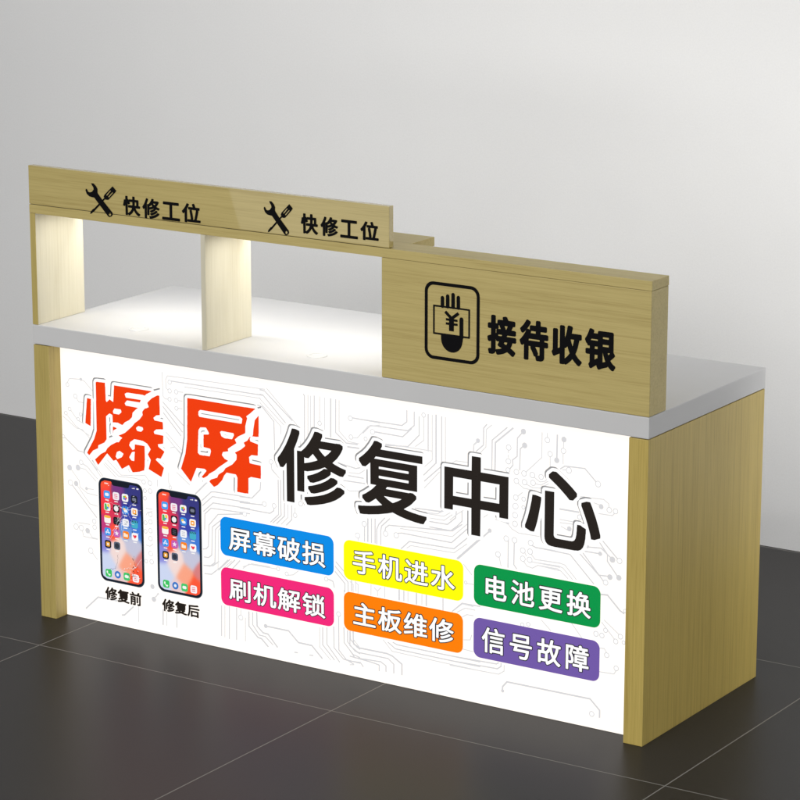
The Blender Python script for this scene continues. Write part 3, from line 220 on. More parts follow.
[4827,696,4823,702,4823,722,4825,727,4828,728,4964,729,4967,732,4966,797,4860,797,4858,799,4856,804,4856,825,4860,831,4966,832,4967,890,4844,891,4841,893,4840,898,4840,919,4842,924,4987,925,4979,933,4940,963,4938,967,4939,973,4944,977,4959,986,4967,986,4983,977,5022,947,5034,934,5035,925,5130,925,5134,923,5136,919,5136,897,5132,891,5009,890,5009,832,5117,831,5121,825,5121,804,5119,799,5117,797,5009,797,5008,732,5012,729,5149,728,5152,727,5153,722,5153,702,5151,697],
[5285,705,5287,705,5303,732,5313,755,5323,794,5327,820,5327,830,5309,811,5302,810,5298,812,5291,827,5285,833],
[5574,705,5571,709,5566,732,5568,736,5572,738,5690,762,5697,762,5699,758,5702,738,5699,731,5588,706],
[5339,717,5353,721,5378,735,5404,755,5411,763,5385,810,5368,856,5365,812,5358,775,5351,747],
[6037,735,6033,742,6034,894,6038,898,6058,899,6073,911,6103,945,6128,987,6135,988,6158,983,6160,981,6162,974,6153,954,6250,953,6265,947,6267,939,6250,911,6226,885,6212,874,6218,870,6239,863,6281,853,6283,849,6282,845,6267,825,6259,824,6224,833,6177,853,6150,841,6115,830,6082,822,6069,824,6068,739,6064,735],
[6108,736,6093,753,6091,757,6094,762,6130,771,6164,784,6184,794,6212,812,6218,812,6234,806,6239,802,6238,795,6226,784,6185,760,6139,743,6115,736],
[5754,740,5798,740,5798,773,5754,773],
[6103,780,6088,794,6086,799,6090,804,6137,820,6154,829,6177,843,6184,843,6202,836,6205,833,6206,829,6203,825,6174,805,6127,784,6114,780],
[5435,794,5437,793,5439,795,5457,827,5467,852,5469,860,5468,862,5406,862,5406,855,5416,829],
[5754,807,5798,807,5798,835,5754,835],
[6069,853,6073,852,6109,861,6138,871,6142,875,6114,901,6088,876,6079,876,6069,881],
[5754,869,5798,869,5798,898,5754,898],
[6176,892,6184,895,6202,909,6213,920,6214,923,6141,923,6148,914],
],
'tag3_o': [
[5308,674,5294,681,5283,675,5249,675,5244,677,5236,688,5235,763,5227,750,5218,741,5203,740,5198,741,5193,746,5177,773,5177,784,5201,819,5218,857,5227,882,5225,884,5198,884,5189,890,5186,897,5186,924,5189,930,5194,936,5199,937,5235,938,5236,987,5243,996,5249,999,5283,999,5288,997,5293,992,5296,985,5296,939,5298,937,5318,938,5319,958,5322,964,5330,969,5363,971,5420,977,5468,986,5492,994,5507,992,5528,969,5532,963,5532,953,5524,943,5500,935,5470,929,5418,921,5382,919,5380,917,5380,907,5382,905,5498,906,5517,901,5522,896,5525,889,5525,877,5517,845,5504,812,5491,784,5477,762,5509,738,5537,725,5545,713,5545,705,5542,699,5519,675,5503,674,5470,689,5434,716,5399,691,5363,674,5347,675,5335,688,5324,675],
[5717,674,5712,676,5705,685,5704,721,5584,694,5572,694,5563,700,5555,728,5555,737,5563,747,5688,774,5704,772,5705,787,5704,790,5697,782,5689,779,5613,765,5587,757,5572,759,5566,764,5556,788,5556,799,5563,809,5575,816,5592,835,5573,835,5563,842,5554,864,5554,877,5557,883,5569,894,5586,918,5608,960,5621,992,5627,997,5632,999,5648,997,5669,988,5677,978,5677,964,5659,927,5668,932,5680,932,5703,922,5719,950,5736,990,5742,996,5759,997,5787,990,5808,997,5820,997,5825,995,5833,987,5844,969,5858,941,5898,941,5903,939,5909,929,5910,900,5907,894,5902,889,5897,887,5849,887,5847,885,5849,880,5889,879,5894,877,5901,868,5901,838,5894,827,5888,825,5849,825,5847,819,5849,817,5889,817,5895,815,5902,804,5902,774,5895,765,5890,763,5848,762,5847,753,5849,751,5903,751,5908,749,5913,744,5916,738,5916,709,5909,700,5903,697,5767,697,5765,695,5764,685,5757,675,5752,674],
[5979,674,5971,679,5967,687,5967,815,5965,816,5957,811,5947,811,5940,814,5935,819,5921,844,5921,857,5924,863,5951,895,5968,923,5987,960,5996,985,6003,995,6009,997,6020,997,6043,992,6052,985,6056,979,6054,964,6030,909,6053,910,6065,920,6093,952,6117,992,6123,998,6128,1000,6138,1000,6165,993,6173,982,6173,972,6171,967,6173,965,6253,965,6269,958,6275,953,6278,947,6278,937,6274,928,6260,905,6234,877,6287,863,6294,853,6295,844,6292,838,6272,814,6267,812,6244,814,6251,803,6249,789,6278,779,6284,773,6287,767,6287,759,6280,749,6257,729,6234,715,6209,704,6169,690,6099,675,6082,676,6064,699,6061,705,6061,713,6066,723,6035,724,6028,726,6027,687,6023,679,6019,675,6014,674],
[4824,685,4816,690,4812,698,4812,727,4815,733,4820,738,4825,740,4954,740,4956,742,4955,786,4858,786,4852,789,4845,799,4845,829,4847,835,4853,841,4858,842,4955,843,4955,879,4842,880,4837,881,4831,887,4828,893,4828,923,4836,934,4842,936,4954,936,4954,939,4929,957,4926,964,4926,974,4933,984,4950,994,4958,997,4970,997,4978,994,5013,969,5028,957,5047,936,5134,936,5139,934,5144,930,5147,923,5147,893,5144,887,5139,881,5134,880,5020,879,5020,843,5119,842,5124,841,5129,835,5132,829,5132,799,5128,792,5124,788,5119,786,5020,786,5020,742,5022,740,5152,740,5157,738,5162,733,5165,727,5165,698,5157,687,5152,685],
[6076,728,6096,730,6080,750,6079,735],
[5361,740,5375,748,5396,764,5375,802],
[5297,748,5304,767,5312,799,5296,798],
[5765,752,5787,751,5787,762,5765,762],
[6080,764,6092,774,6080,784],
[5437,815,5447,833,5453,851,5421,850,5427,833],
[5765,818,5785,817,5787,823,5785,825,5767,825,5765,823],
[5704,822,5704,832,5689,834,5678,848,5664,830,5664,829,5675,831,5693,831,5698,829],
[5316,869,5318,869,5318,883,5307,883],
[6101,872,6118,876,6120,879,6114,884],
[5765,880,5785,880,5787,885,5785,887,5767,887,5765,885],
[6178,905,6185,912,6169,912],
[5783,942,5788,941,5789,943,5785,947],
],
'tag4': [
[7484,1350,7467,1373,7469,1380,7519,1392,7540,1400,7548,1405,7519,1438,7514,1448,7517,1455,7506,1456,7503,1460,7504,1588,7509,1591,7605,1591,7607,1593,7607,1605,7604,1608,7477,1608,7473,1614,7473,1634,7475,1638,7479,1639,7770,1639,7774,1638,7775,1634,7775,1614,7771,1608,7646,1607,7645,1594,7647,1591,7750,1591,7754,1589,7755,1584,7755,1461,7754,1457,7750,1456,7642,1456,7629,1425,7617,1409,7630,1402,7685,1391,7784,1384,7786,1378,7775,1352,7771,1351,7731,1352,7662,1359,7627,1367,7585,1382,7560,1370,7529,1359,7492,1349],
[7945,1350,7927,1367,7925,1371,7927,1375,7979,1404,8006,1427,8020,1446,8017,1448,7949,1448,7944,1454,7944,1476,7925,1471,7924,1375,7920,1364,7910,1355,7901,1352,7867,1351,7862,1354,7854,1378,7856,1383,7859,1384,7885,1385,7887,1386,7886,1458,7885,1459,7862,1452,7854,1452,7851,1456,7844,1480,7847,1485,7886,1496,7887,1556,7885,1559,7851,1560,7848,1565,7848,1586,7852,1592,7886,1593,7887,1650,7888,1655,7892,1657,7919,1657,7922,1655,7924,1650,7924,1594,7927,1592,7952,1591,7957,1579,7975,1596,7986,1610,8015,1656,8027,1657,8047,1652,8049,1646,8042,1631,8042,1628,8112,1629,8128,1619,8130,1614,8125,1604,8104,1576,8135,1576,8139,1572,8139,1481,8141,1480,8161,1478,8163,1474,8163,1454,8159,1448,8084,1448,8080,1446,8093,1429,8110,1412,8141,1391,8166,1380,8169,1375,8168,1371,8150,1351,8142,1351,8129,1357,8107,1370,8090,1383,8070,1403,8051,1427,8037,1409,8004,1379,7982,1365,7956,1351],
[7245,1354,7229,1356,7215,1362,7205,1379,7202,1391,7201,1498,7181,1492,7174,1492,7162,1514,7160,1513,7152,1504,7144,1504,7122,1518,7086,1536,7083,1543,7095,1561,7099,1564,7105,1564,7125,1557,7149,1544,7164,1534,7170,1526,7200,1537,7202,1541,7202,1620,7206,1626,7235,1626,7239,1621,7240,1553,7272,1564,7275,1569,7276,1651,7280,1656,7307,1656,7312,1650,7312,1580,7355,1595,7364,1601,7370,1600,7387,1594,7390,1590,7388,1580,7388,1501,7384,1460,7374,1443,7365,1437,7350,1434,7321,1435,7312,1457,7312,1428,7310,1423,7306,1422,7279,1422,7275,1429,7275,1525,7272,1527,7241,1514,7239,1511,7240,1394,7246,1387,7254,1386,7351,1386,7358,1389,7362,1394,7365,1406,7367,1424,7370,1430,7374,1432,7380,1431,7401,1422,7403,1416,7402,1399,7398,1383,7390,1367,7380,1359,7369,1355,7355,1353],
[7117,1355,7097,1369,7095,1374,7095,1379,7129,1434,7154,1481,7159,1484,7165,1484,7183,1469,7185,1461,7159,1411,7128,1358,7124,1354],
[6872,1356,6862,1359,6851,1365,6843,1376,6839,1390,6838,1434,6836,1437,6770,1437,6768,1435,6768,1421,6764,1417,6734,1417,6729,1423,6730,1606,6735,1609,6836,1610,6838,1613,6838,1650,6842,1656,6872,1656,6876,1654,6878,1649,6878,1613,6880,1610,6984,1609,6987,1608,6989,1603,6989,1444,7019,1431,7022,1426,7015,1386,7009,1372,6995,1360,6980,1356],
[6892,1390,6961,1389,6971,1391,6976,1395,6980,1404,6984,1436,6879,1436,6878,1398,6882,1393],
[7581,1426,7585,1428,7594,1440,7600,1453,7600,1455,7552,1455,7562,1441],
[7312,1466,7344,1467,7349,1473,7352,1511,7351,1555,7342,1553,7312,1540],
[6769,1471,6837,1471,6837,1506,6769,1506],
[6879,1471,6949,1471,6950,1474,6950,1505,6947,1507,6880,1507,6878,1504],
[7957,1480,7966,1480,7968,1481,7968,1541,7949,1559,7926,1559,7924,1556,7924,1510,7926,1508,7946,1514,7954,1514,7956,1510,7960,1489],
[8005,1480,8030,1479,8034,1481,8037,1503,8037,1543,8035,1546,8007,1546,8004,1544],
[8072,1480,8099,1479,8102,1481,8102,1543,8100,1546,8077,1546,8074,1544],
[7540,1486,7605,1486,7607,1489,7607,1506,7604,1508,7541,1508,7539,1505],
[7646,1486,7716,1486,7718,1489,7718,1506,7715,1508,7647,1508,7645,1505],
[7540,1539,7605,1538,7607,1540,7607,1558,7604,1559,7541,1559,7539,1556],
[7646,1539,7716,1538,7718,1540,7718,1558,7715,1559,7647,1559,7645,1556],
[6769,1540,6837,1540,6837,1575,6769,1575],
[6879,1540,6949,1540,6950,1543,6950,1574,6947,1576,6880,1576,6878,1573],
[8007,1576,8057,1576,8075,1597,8072,1598,8022,1598],
[7164,1591,7136,1609,7103,1626,7101,1633,7115,1652,7124,1653,7140,1647,7165,1634,7187,1620,7189,1614,7174,1593,7171,1591],
],
'tag4_o': [
[7481,1338,7472,1345,7456,1370,7455,1379,7458,1385,7466,1392,7507,1401,7529,1409,7517,1421,7502,1445,7495,1450,7492,1456,7492,1589,7494,1596,7474,1597,7464,1604,7462,1610,7462,1638,7465,1645,7470,1649,7475,1651,7774,1651,7780,1648,7787,1638,7786,1609,7779,1598,7764,1596,7767,1589,7767,1458,7764,1451,7759,1446,7754,1444,7651,1444,7636,1414,7657,1407,7687,1402,7725,1398,7771,1397,7790,1394,7798,1384,7798,1375,7784,1345,7780,1341,7775,1339,7729,1341,7687,1344,7635,1353,7586,1369,7566,1360,7531,1347,7495,1338],
[7942,1338,7937,1341,7926,1353,7916,1345,7895,1339,7862,1340,7857,1342,7849,1353,7843,1374,7843,1384,7851,1394,7875,1396,7875,1441,7874,1443,7865,1441,7852,1441,7846,1443,7842,1448,7838,1456,7833,1475,7833,1484,7836,1490,7841,1495,7875,1505,7875,1546,7874,1548,7849,1548,7840,1555,7837,1561,7837,1590,7839,1596,7845,1602,7850,1603,7875,1604,7875,1655,7879,1663,7884,1667,7889,1668,7922,1668,7929,1666,7935,1655,7936,1604,7954,1603,7961,1600,7965,1603,7983,1625,8002,1661,8012,1668,8030,1668,8052,1663,8060,1653,8061,1639,8114,1641,8119,1639,8135,1628,8141,1619,8141,1609,8129,1588,8142,1585,8150,1575,8150,1493,8152,1491,8166,1489,8171,1484,8174,1478,8174,1450,8170,1443,8166,1438,8161,1437,8103,1436,8116,1422,8139,1406,8174,1389,8180,1379,8180,1371,8178,1365,8156,1341,8151,1339,8136,1341,8117,1350,8091,1368,8051,1408,8024,1379,7999,1361,7960,1340],
[7242,1342,7226,1345,7209,1352,7197,1366,7190,1386,7190,1443,7153,1376,7138,1351,7131,1345,7126,1343,7111,1345,7092,1358,7083,1370,7083,1381,7086,1388,7119,1440,7147,1491,7137,1493,7116,1508,7079,1527,7072,1538,7072,1548,7076,1555,7092,1574,7109,1576,7146,1559,7175,1540,7185,1543,7190,1548,7190,1593,7179,1581,7161,1580,7130,1599,7099,1615,7092,1621,7089,1628,7089,1636,7095,1646,7110,1663,7115,1664,7131,1663,7171,1644,7192,1631,7204,1637,7237,1637,7242,1635,7248,1630,7250,1624,7251,1569,7261,1572,7264,1575,7264,1654,7268,1661,7272,1665,7277,1667,7310,1667,7315,1665,7320,1660,7323,1654,7324,1596,7349,1605,7360,1612,7371,1612,7394,1604,7401,1594,7402,1585,7399,1578,7398,1474,7395,1456,7388,1441,7394,1437,7406,1433,7411,1428,7414,1421,7414,1405,7409,1379,7400,1361,7386,1348,7370,1343],
[6870,1345,6856,1348,6845,1355,6834,1368,6828,1386,6826,1425,6781,1426,6776,1412,6771,1407,6766,1406,6730,1406,6722,1411,6718,1419,6718,1609,6725,1618,6731,1621,6826,1621,6827,1655,6834,1664,6840,1667,6876,1667,6882,1664,6889,1654,6890,1621,6987,1621,6992,1619,6997,1614,7000,1608,7000,1454,7002,1451,7025,1441,7033,1430,7032,1409,7026,1383,7019,1366,7004,1351,6984,1344],
[7935,1395,7940,1395,7969,1411,7991,1428,7997,1436,7946,1437,7936,1442],
[7254,1398,7347,1397,7351,1399,7355,1418,7354,1423,7325,1423,7316,1413,7310,1411,7277,1411,7271,1413,7264,1424,7264,1509,7262,1510,7250,1504,7250,1400],
[6894,1401,6960,1401,6966,1402,6969,1408,6972,1424,6970,1426,6891,1426,6889,1424,6889,1404],
[7323,1479,7336,1478,7338,1480,7340,1514,7340,1538,7326,1534,7323,1531],
[6780,1483,6825,1482,6827,1484,6827,1494,6825,1496,6781,1496,6779,1494],
[6890,1483,6937,1482,6939,1484,6939,1494,6937,1496,6891,1496,6889,1494],
[8016,1491,8022,1491,8024,1494,8025,1533,8024,1534,8017,1534,8015,1533],
[8085,1491,8089,1491,8090,1493,8090,1533,8089,1534,8085,1533],
[7936,1524,7956,1526,7956,1535,7945,1548,7936,1548],
[6780,1551,6825,1551,6827,1553,6827,1563,6825,1564,6781,1564,6779,1563],
[6890,1551,6937,1551,6939,1553,6939,1563,6937,1564,6891,1564,6889,1563],
],
'tag5': [
[6729,678,6726,684,6726,853,6722,852,6704,829,6698,829,6695,831,6680,858,6709,898,6723,921,6739,953,6757,995,6768,996,6785,990,6789,986,6786,971,6775,946,6775,942,6870,943,6871,946,6851,986,6857,991,6873,997,6880,998,6885,995,6899,972,6909,952,6908,943,6994,943,6998,941,7000,937,7000,917,6998,913,6994,911,6778,911,6774,916,6773,936,6773,938,6772,937,6761,913,6761,683,6757,678],
[6797,679,6793,686,6793,791,6797,797,6972,798,6976,796,6977,791,6977,687,6974,680,6945,680,6943,684,6942,692,6939,693,6830,693,6827,691,6827,683,6824,679],
[7585,679,7569,703,7570,710,7577,714,7575,716,7502,716,7500,714,7500,699,7497,694,7468,694,7464,699,7464,843,7468,847,7510,848,7511,896,7508,899,7453,899,7450,904,7450,927,7454,932,7510,933,7511,992,7515,997,7544,997,7547,996,7548,991,7549,933,7607,932,7610,927,7610,913,7621,938,7634,993,7638,997,7664,995,7669,993,7672,989,7661,937,7767,936,7771,931,7771,908,7769,904,7767,903,7747,902,7745,901,7734,853,7724,822,7718,805,7700,771,7709,758,7728,738,7745,724,7770,710,7772,706,7770,700,7753,679,7745,679,7715,698,7675,737,7657,719,7624,695,7593,679],
[8029,679,8026,684,8025,727,7942,728,7938,732,7937,754,7940,760,8023,760,8026,762,8026,772,8024,774,7967,774,7963,776,7961,781,7962,875,7967,879,8123,878,8126,872,8125,777,8122,774,8065,774,8064,772,8064,762,8067,760,8149,760,8152,754,8152,731,8147,728,8065,727,8063,724,8063,686,8062,680,8058,679],
[7219,680,7213,682,7210,686,7202,708,7204,714,7217,715,7269,713,7275,714,7281,719,7286,729,7293,758,7294,769,7124,770,7121,774,7121,778,7139,829,7077,830,7073,837,7074,858,7075,862,7079,864,7376,863,7378,858,7378,837,7377,832,7374,830,7182,829,7173,806,7175,803,7333,803,7336,802,7338,798,7338,789,7333,758,7326,724,7316,701,7305,689,7299,684,7284,680],
[7845,680,7842,687,7842,978,7844,984,7848,985,7935,985,7949,977,7955,971,8019,971,8021,973,8017,984,8019,992,8038,998,8045,999,8051,996,8062,972,8133,971,8137,970,8138,964,8138,946,8137,942,8134,940,8107,939,8098,921,8100,919,8148,918,8151,913,8151,894,8149,889,8147,888,7940,888,7937,894,7937,913,7940,918,7987,919,7989,921,7981,939,7954,940,7951,944,7951,956,7949,956,7920,886,7936,863,7948,834,7951,803,7947,783,7942,773,7934,766,7915,759,7885,759,7878,778,7877,684,7873,680],
[6828,724,6940,724,6942,727,6942,764,6939,766,6829,766,6827,763],
[7598,724,7622,739,7635,750,7655,772,7638,811,7624,849,7608,828,7597,827,7596,826,7596,727],
[7501,751,7559,751,7559,813,7500,813],
[7893,791,7909,793,7913,797,7916,808,7913,829,7909,841,7897,862,7885,876,7883,881,7909,949,7907,951,7880,951,7877,948,7877,793,7879,791],
[7998,802,8087,801,8088,803,8088,812,8085,814,7999,814,7997,812],
[7677,811,7681,812,7693,844,7705,891,7706,899,7704,902,7653,903,7650,901,7660,857],
[6800,817,6797,822,6797,839,6799,844,6802,846,6968,846,6972,845,6973,841,6973,822,6969,816],
[7998,839,8087,839,8088,841,8088,849,8085,851,7999,851,7997,849],
[7549,848,7575,848,7593,874,7603,893,7604,898,7549,898],
[6800,864,6797,869,6797,887,6799,892,6802,894,6968,894,6972,892,6973,888,6973,869,6969,864],
[7118,884,7115,891,7115,977,7118,983,7333,984,7336,983,7338,979,7338,891,7335,884],
[7153,917,7298,916,7300,919,7300,949,7297,951,7154,951,7152,948],
[8028,919,8059,919,8067,939,8020,940,8021,933],
],
'tag5_o': [
[6727,667,6718,672,6715,679,6715,821,6705,818,6695,818,6689,820,6669,852,6668,862,6672,869,6699,904,6713,927,6728,957,6747,1002,6755,1007,6769,1008,6790,1001,6797,996,6801,989,6801,979,6792,957,6794,954,6853,954,6840,979,6840,988,6842,994,6848,1000,6867,1007,6884,1009,6889,1007,6896,1001,6922,954,6998,954,7004,951,7011,941,7011,912,7003,902,6982,899,6985,892,6985,866,6979,856,6985,844,6985,818,6979,808,6985,802,6988,796,6988,682,6985,674,6980,670,6975,669,6944,669,6938,671,6929,681,6840,681,6832,670,6825,668,6795,668,6790,669,6786,673,6782,681,6782,796,6785,802,6791,808,6786,818,6786,844,6792,856,6786,866,6786,892,6789,899,6773,900,6772,679,6768,672,6760,667],
[7583,668,7573,675,7560,694,7555,705,7512,705,7511,694,7508,689,7503,684,7498,683,7465,683,7460,684,7455,689,7452,696,7452,847,7459,856,7464,859,7499,859,7500,886,7498,888,7452,888,7446,889,7438,901,7439,932,7445,941,7452,944,7499,944,7500,996,7503,1003,7512,1009,7547,1009,7552,1007,7557,1002,7560,996,7560,946,7562,944,7609,944,7616,964,7622,997,7626,1003,7630,1007,7635,1009,7652,1009,7668,1006,7677,1003,7683,992,7683,984,7675,948,7769,948,7775,945,7782,936,7782,903,7774,893,7755,891,7746,849,7736,818,7714,771,7735,747,7748,737,7780,717,7783,709,7783,699,7760,669,7744,668,7732,673,7710,687,7674,720,7650,698,7624,682,7599,669],
[8027,668,8018,673,8015,679,8014,716,7939,716,7934,718,7926,728,7926,747,7924,749,7889,747,7888,682,7881,671,7875,669,7844,669,7839,670,7834,676,7831,682,7831,983,7834,989,7839,995,7844,996,7938,996,7962,983,8004,983,8006,984,8006,993,8014,1004,8037,1010,8049,1010,8054,1009,8060,1002,8069,983,8137,983,8142,981,8147,976,8150,969,8150,942,8143,931,8154,929,8162,918,8162,889,8159,883,8154,878,8139,876,8137,874,8136,773,8138,771,8155,770,8161,764,8163,758,8163,728,8157,719,8150,716,8075,716,8075,681,8068,670,8062,668],
[7217,669,7206,672,7199,682,7191,704,7191,713,7194,720,7199,725,7204,726,7269,724,7274,733,7281,758,7122,759,7112,766,7110,772,7110,781,7123,818,7075,819,7069,821,7062,831,7062,862,7069,873,7075,875,7109,876,7103,886,7104,983,7110,993,7117,995,7337,995,7342,994,7347,988,7350,982,7350,886,7344,876,7377,875,7383,873,7390,862,7389,831,7383,821,7377,819,7190,818,7189,814,7192,814,7337,814,7343,811,7350,801,7348,777,7337,721,7326,694,7310,678,7299,672,7287,669],
[6839,736,6929,735,6931,737,6931,753,6929,755,6840,755,6838,753],
[7607,746,7612,747,7628,759,7641,773,7620,823,7607,813],
[7511,762,7548,762,7548,802,7511,802],
[7889,803,7902,803,7904,811,7901,831,7894,844,7889,851],
[7678,842,7681,844,7687,866,7692,888,7690,891,7664,891],
[7560,859,7569,860,7579,874,7585,887,7560,887],
[7949,864,7949,876,7943,876,7942,874],
[7164,928,7287,928,7288,929,7288,938,7287,940,7165,940,7163,938],
[7889,932,7892,938,7890,940,7888,938],
],
'cap0': [
[945,331,940,337,940,417,931,411,924,411,916,422,914,431,938,466,957,507,961,510,965,510,980,506,984,500,968,462,968,337,962,331],
[1004,331,992,347,993,352,996,354,1034,361,1053,367,1074,377,1091,389,1097,389,1106,386,1113,381,1111,375,1102,366,1086,356,1069,347,1027,335],
[1126,331,1122,335,1117,346,1117,350,1121,354,1158,359,1181,364,1170,373,1149,360,1144,360,1131,370,1129,373,1131,380,1147,389,1165,403,1156,404,1152,408,1151,452,1139,443,1133,443,1121,456,1120,462,1146,484,1165,510,1172,511,1186,507,1189,502,1188,495,1189,494,1297,494,1302,492,1304,487,1302,473,1298,470,1285,470,1289,464,1289,409,1285,404,1277,403,1285,397,1286,391,1276,379,1256,363,1312,355,1315,348,1305,334,1299,332,1268,335,1217,347,1173,336,1137,331],
[1376,331,1371,336,1366,351,1371,355,1391,356,1391,371,1361,371,1360,337,1357,333,1338,332,1333,337,1333,448,1339,453,1415,453,1419,447,1419,346,1415,338,1406,333],
[1451,331,1447,334,1441,347,1442,354,1446,356,1471,357,1471,451,1475,457,1325,458,1320,463,1320,477,1323,481,1363,482,1351,499,1354,506,1369,511,1376,510,1399,482,1437,482,1455,509,1459,512,1464,512,1479,507,1483,502,1483,498,1473,482,1507,482,1512,479,1511,461,1507,458,1495,457,1499,451,1498,345,1494,338,1484,333],
[975,360,970,366,970,456,975,460,987,461,999,472,1013,490,1024,510,1032,511,1046,507,1049,502,1046,491,1095,492,1107,486,1109,481,1104,472,1094,457,1080,443,1115,432,1117,426,1108,413,1104,411,1097,411,1075,418,1071,412,1057,402,1020,385,1010,387,1001,396,1001,402,1030,414,1043,422,998,409,996,364,991,360],
[1015,361,1003,373,1003,377,1006,380,1046,393,1072,409,1079,409,1091,403,1092,398,1090,395,1069,379,1046,368,1021,360],
[1435,365,1430,370,1430,446,1435,451,1452,451,1458,446,1458,370,1452,365],
[1215,374,1221,375,1234,382,1201,382],
[1361,394,1391,394,1392,399,1361,400],
[1361,423,1391,423,1392,428,1361,429],
[997,434,1016,438,1029,444,1019,453,1006,441,997,441],
[1054,457,1063,462,1068,467,1041,467],
],
'cap1': [
[1880,338,1876,343,1875,420,1866,413,1860,413,1851,426,1849,433,1875,468,1892,505,1896,508,1901,508,1916,504,1919,498,1903,463,1903,343,1898,338],
[1939,338,1928,351,1928,358,1932,360,1955,365,1948,367,1939,378,1940,385,1950,388,1937,398,1936,404,1940,409,1958,414,1974,422,1933,412,1931,368,1927,366,1909,367,1906,372,1907,458,1911,461,1922,461,1929,466,1943,481,1958,506,1963,509,1983,505,1985,499,1982,491,2031,491,2041,486,2044,480,2039,470,2016,444,2049,435,2052,431,2051,426,2039,414,2033,414,2009,420,2007,416,1999,409,1970,394,1989,401,2009,413,2025,408,2027,403,2025,398,2015,390,1994,378,1956,365,1976,369,2002,378,2026,394,2034,394,2045,389,2048,384,2047,380,2032,367,2002,352,1966,342],
[2062,338,2058,341,2052,353,2052,357,2055,360,2116,369,2105,377,2085,366,2079,366,2066,375,2064,378,2067,385,2084,394,2100,407,2093,407,2088,412,2088,453,2074,444,2069,444,2057,456,2056,462,2088,490,2100,507,2109,509,2123,504,2126,500,2124,492,2233,492,2237,490,2239,486,2238,472,2234,470,2222,469,2225,463,2225,413,2221,408,2213,407,2221,400,2222,395,2209,381,2192,369,2248,361,2250,354,2241,341,2234,339,2203,342,2154,353,2110,343,2081,339],
[2269,338,2255,347,2252,353,2265,374,2273,402,2276,435,2276,488,2279,492,2282,494,2378,501,2416,508,2421,507,2434,496,2436,493,2435,488,2431,485,2425,484,2365,476,2305,471,2305,463,2307,461,2445,461,2450,457,2450,442,2444,437,2305,437,2303,408,2295,373,2287,354,2279,342,2274,338],
[2313,338,2308,344,2308,418,2311,423,2429,424,2435,421,2436,344,2433,339,2411,338,2404,346,2339,346,2332,338],
[2337,371,2405,371,2406,398,2338,400],
[2151,379,2157,380,2167,385,2140,385],
[1933,436,1964,445,1954,454,1941,442,1933,442],
[1988,458,1994,459,2002,467,1978,467],
],
'cash': [
[7364,4408,7357,4411,7352,4416,7350,4421,7350,4593,7348,4594,7337,4581,7333,4579,7322,4577,7314,4581,7307,4587,7292,4622,7292,4634,7294,4639,7316,4662,7343,4697,7367,4736,7379,4762,7345,4727,7334,4721,7327,4721,7319,4724,7312,4731,7297,4761,7297,4773,7342,4820,7368,4858,7376,4874,7385,4882,7390,4884,7402,4882,7428,4868,7436,4859,7436,4846,7429,4833,7408,4799,7390,4776,7403,4777,7424,4768,7425,4809,7427,4814,7432,4819,7440,4822,7505,4823,7506,4869,7508,4874,7514,4880,7522,4882,7553,4882,7558,4881,7566,4874,7568,4869,7569,4823,7638,4822,7647,4819,7652,4814,7653,4809,7653,4768,7652,4764,7647,4759,7638,4755,7569,4755,7569,4729,7657,4729,7665,4725,7670,4720,7672,4716,7672,4673,7670,4668,7664,4663,7657,4660,7622,4660,7620,4658,7620,4642,7654,4641,7662,4638,7668,4632,7670,4628,7670,4587,7668,4583,7663,4577,7655,4574,7620,4573,7620,4448,7617,4438,7613,4430,7602,4419,7584,4411,7568,4409,7525,4409,7518,4411,7510,4421,7502,4459,7494,4459,7489,4460,7480,4468,7462,4509,7436,4553,7436,4567,7439,4573,7422,4574,7412,4579,7411,4419,7403,4411,7397,4408],
[8334,4413,8328,4415,8321,4422,8307,4452,8307,4461,8298,4457,8260,4432,8242,4418,8237,4416,8229,4416,8223,4419,8216,4426,8211,4443,8204,4457,8203,4468,8205,4472,8214,4482,8218,4496,8218,4579,8217,4581,8179,4581,8172,4584,8166,4589,8163,4594,8163,4636,8165,4640,8170,4645,8178,4648,8218,4649,8218,4676,8217,4677,8200,4677,8195,4679,8187,4686,8185,4691,8184,4699,8177,4703,8170,4711,8155,4743,8155,4757,8177,4789,8189,4813,8203,4847,8211,4873,8218,4880,8224,4882,8234,4882,8260,4873,8270,4866,8272,4861,8272,4851,8266,4832,8268,4830,8320,4830,8321,4852,8329,4861,8337,4864,8509,4864,8514,4862,8522,4856,8525,4851,8525,4632,8544,4604,8545,4591,8542,4586,8522,4565,8486,4534,8499,4516,8515,4499,8528,4489,8542,4481,8550,4473,8552,4468,8552,4457,8540,4439,8533,4425,8527,4419,8519,4416,8512,4416,8504,4419,8477,4440,8455,4463,8452,4458,8443,4450,8374,4427,8347,4414,8342,4412],
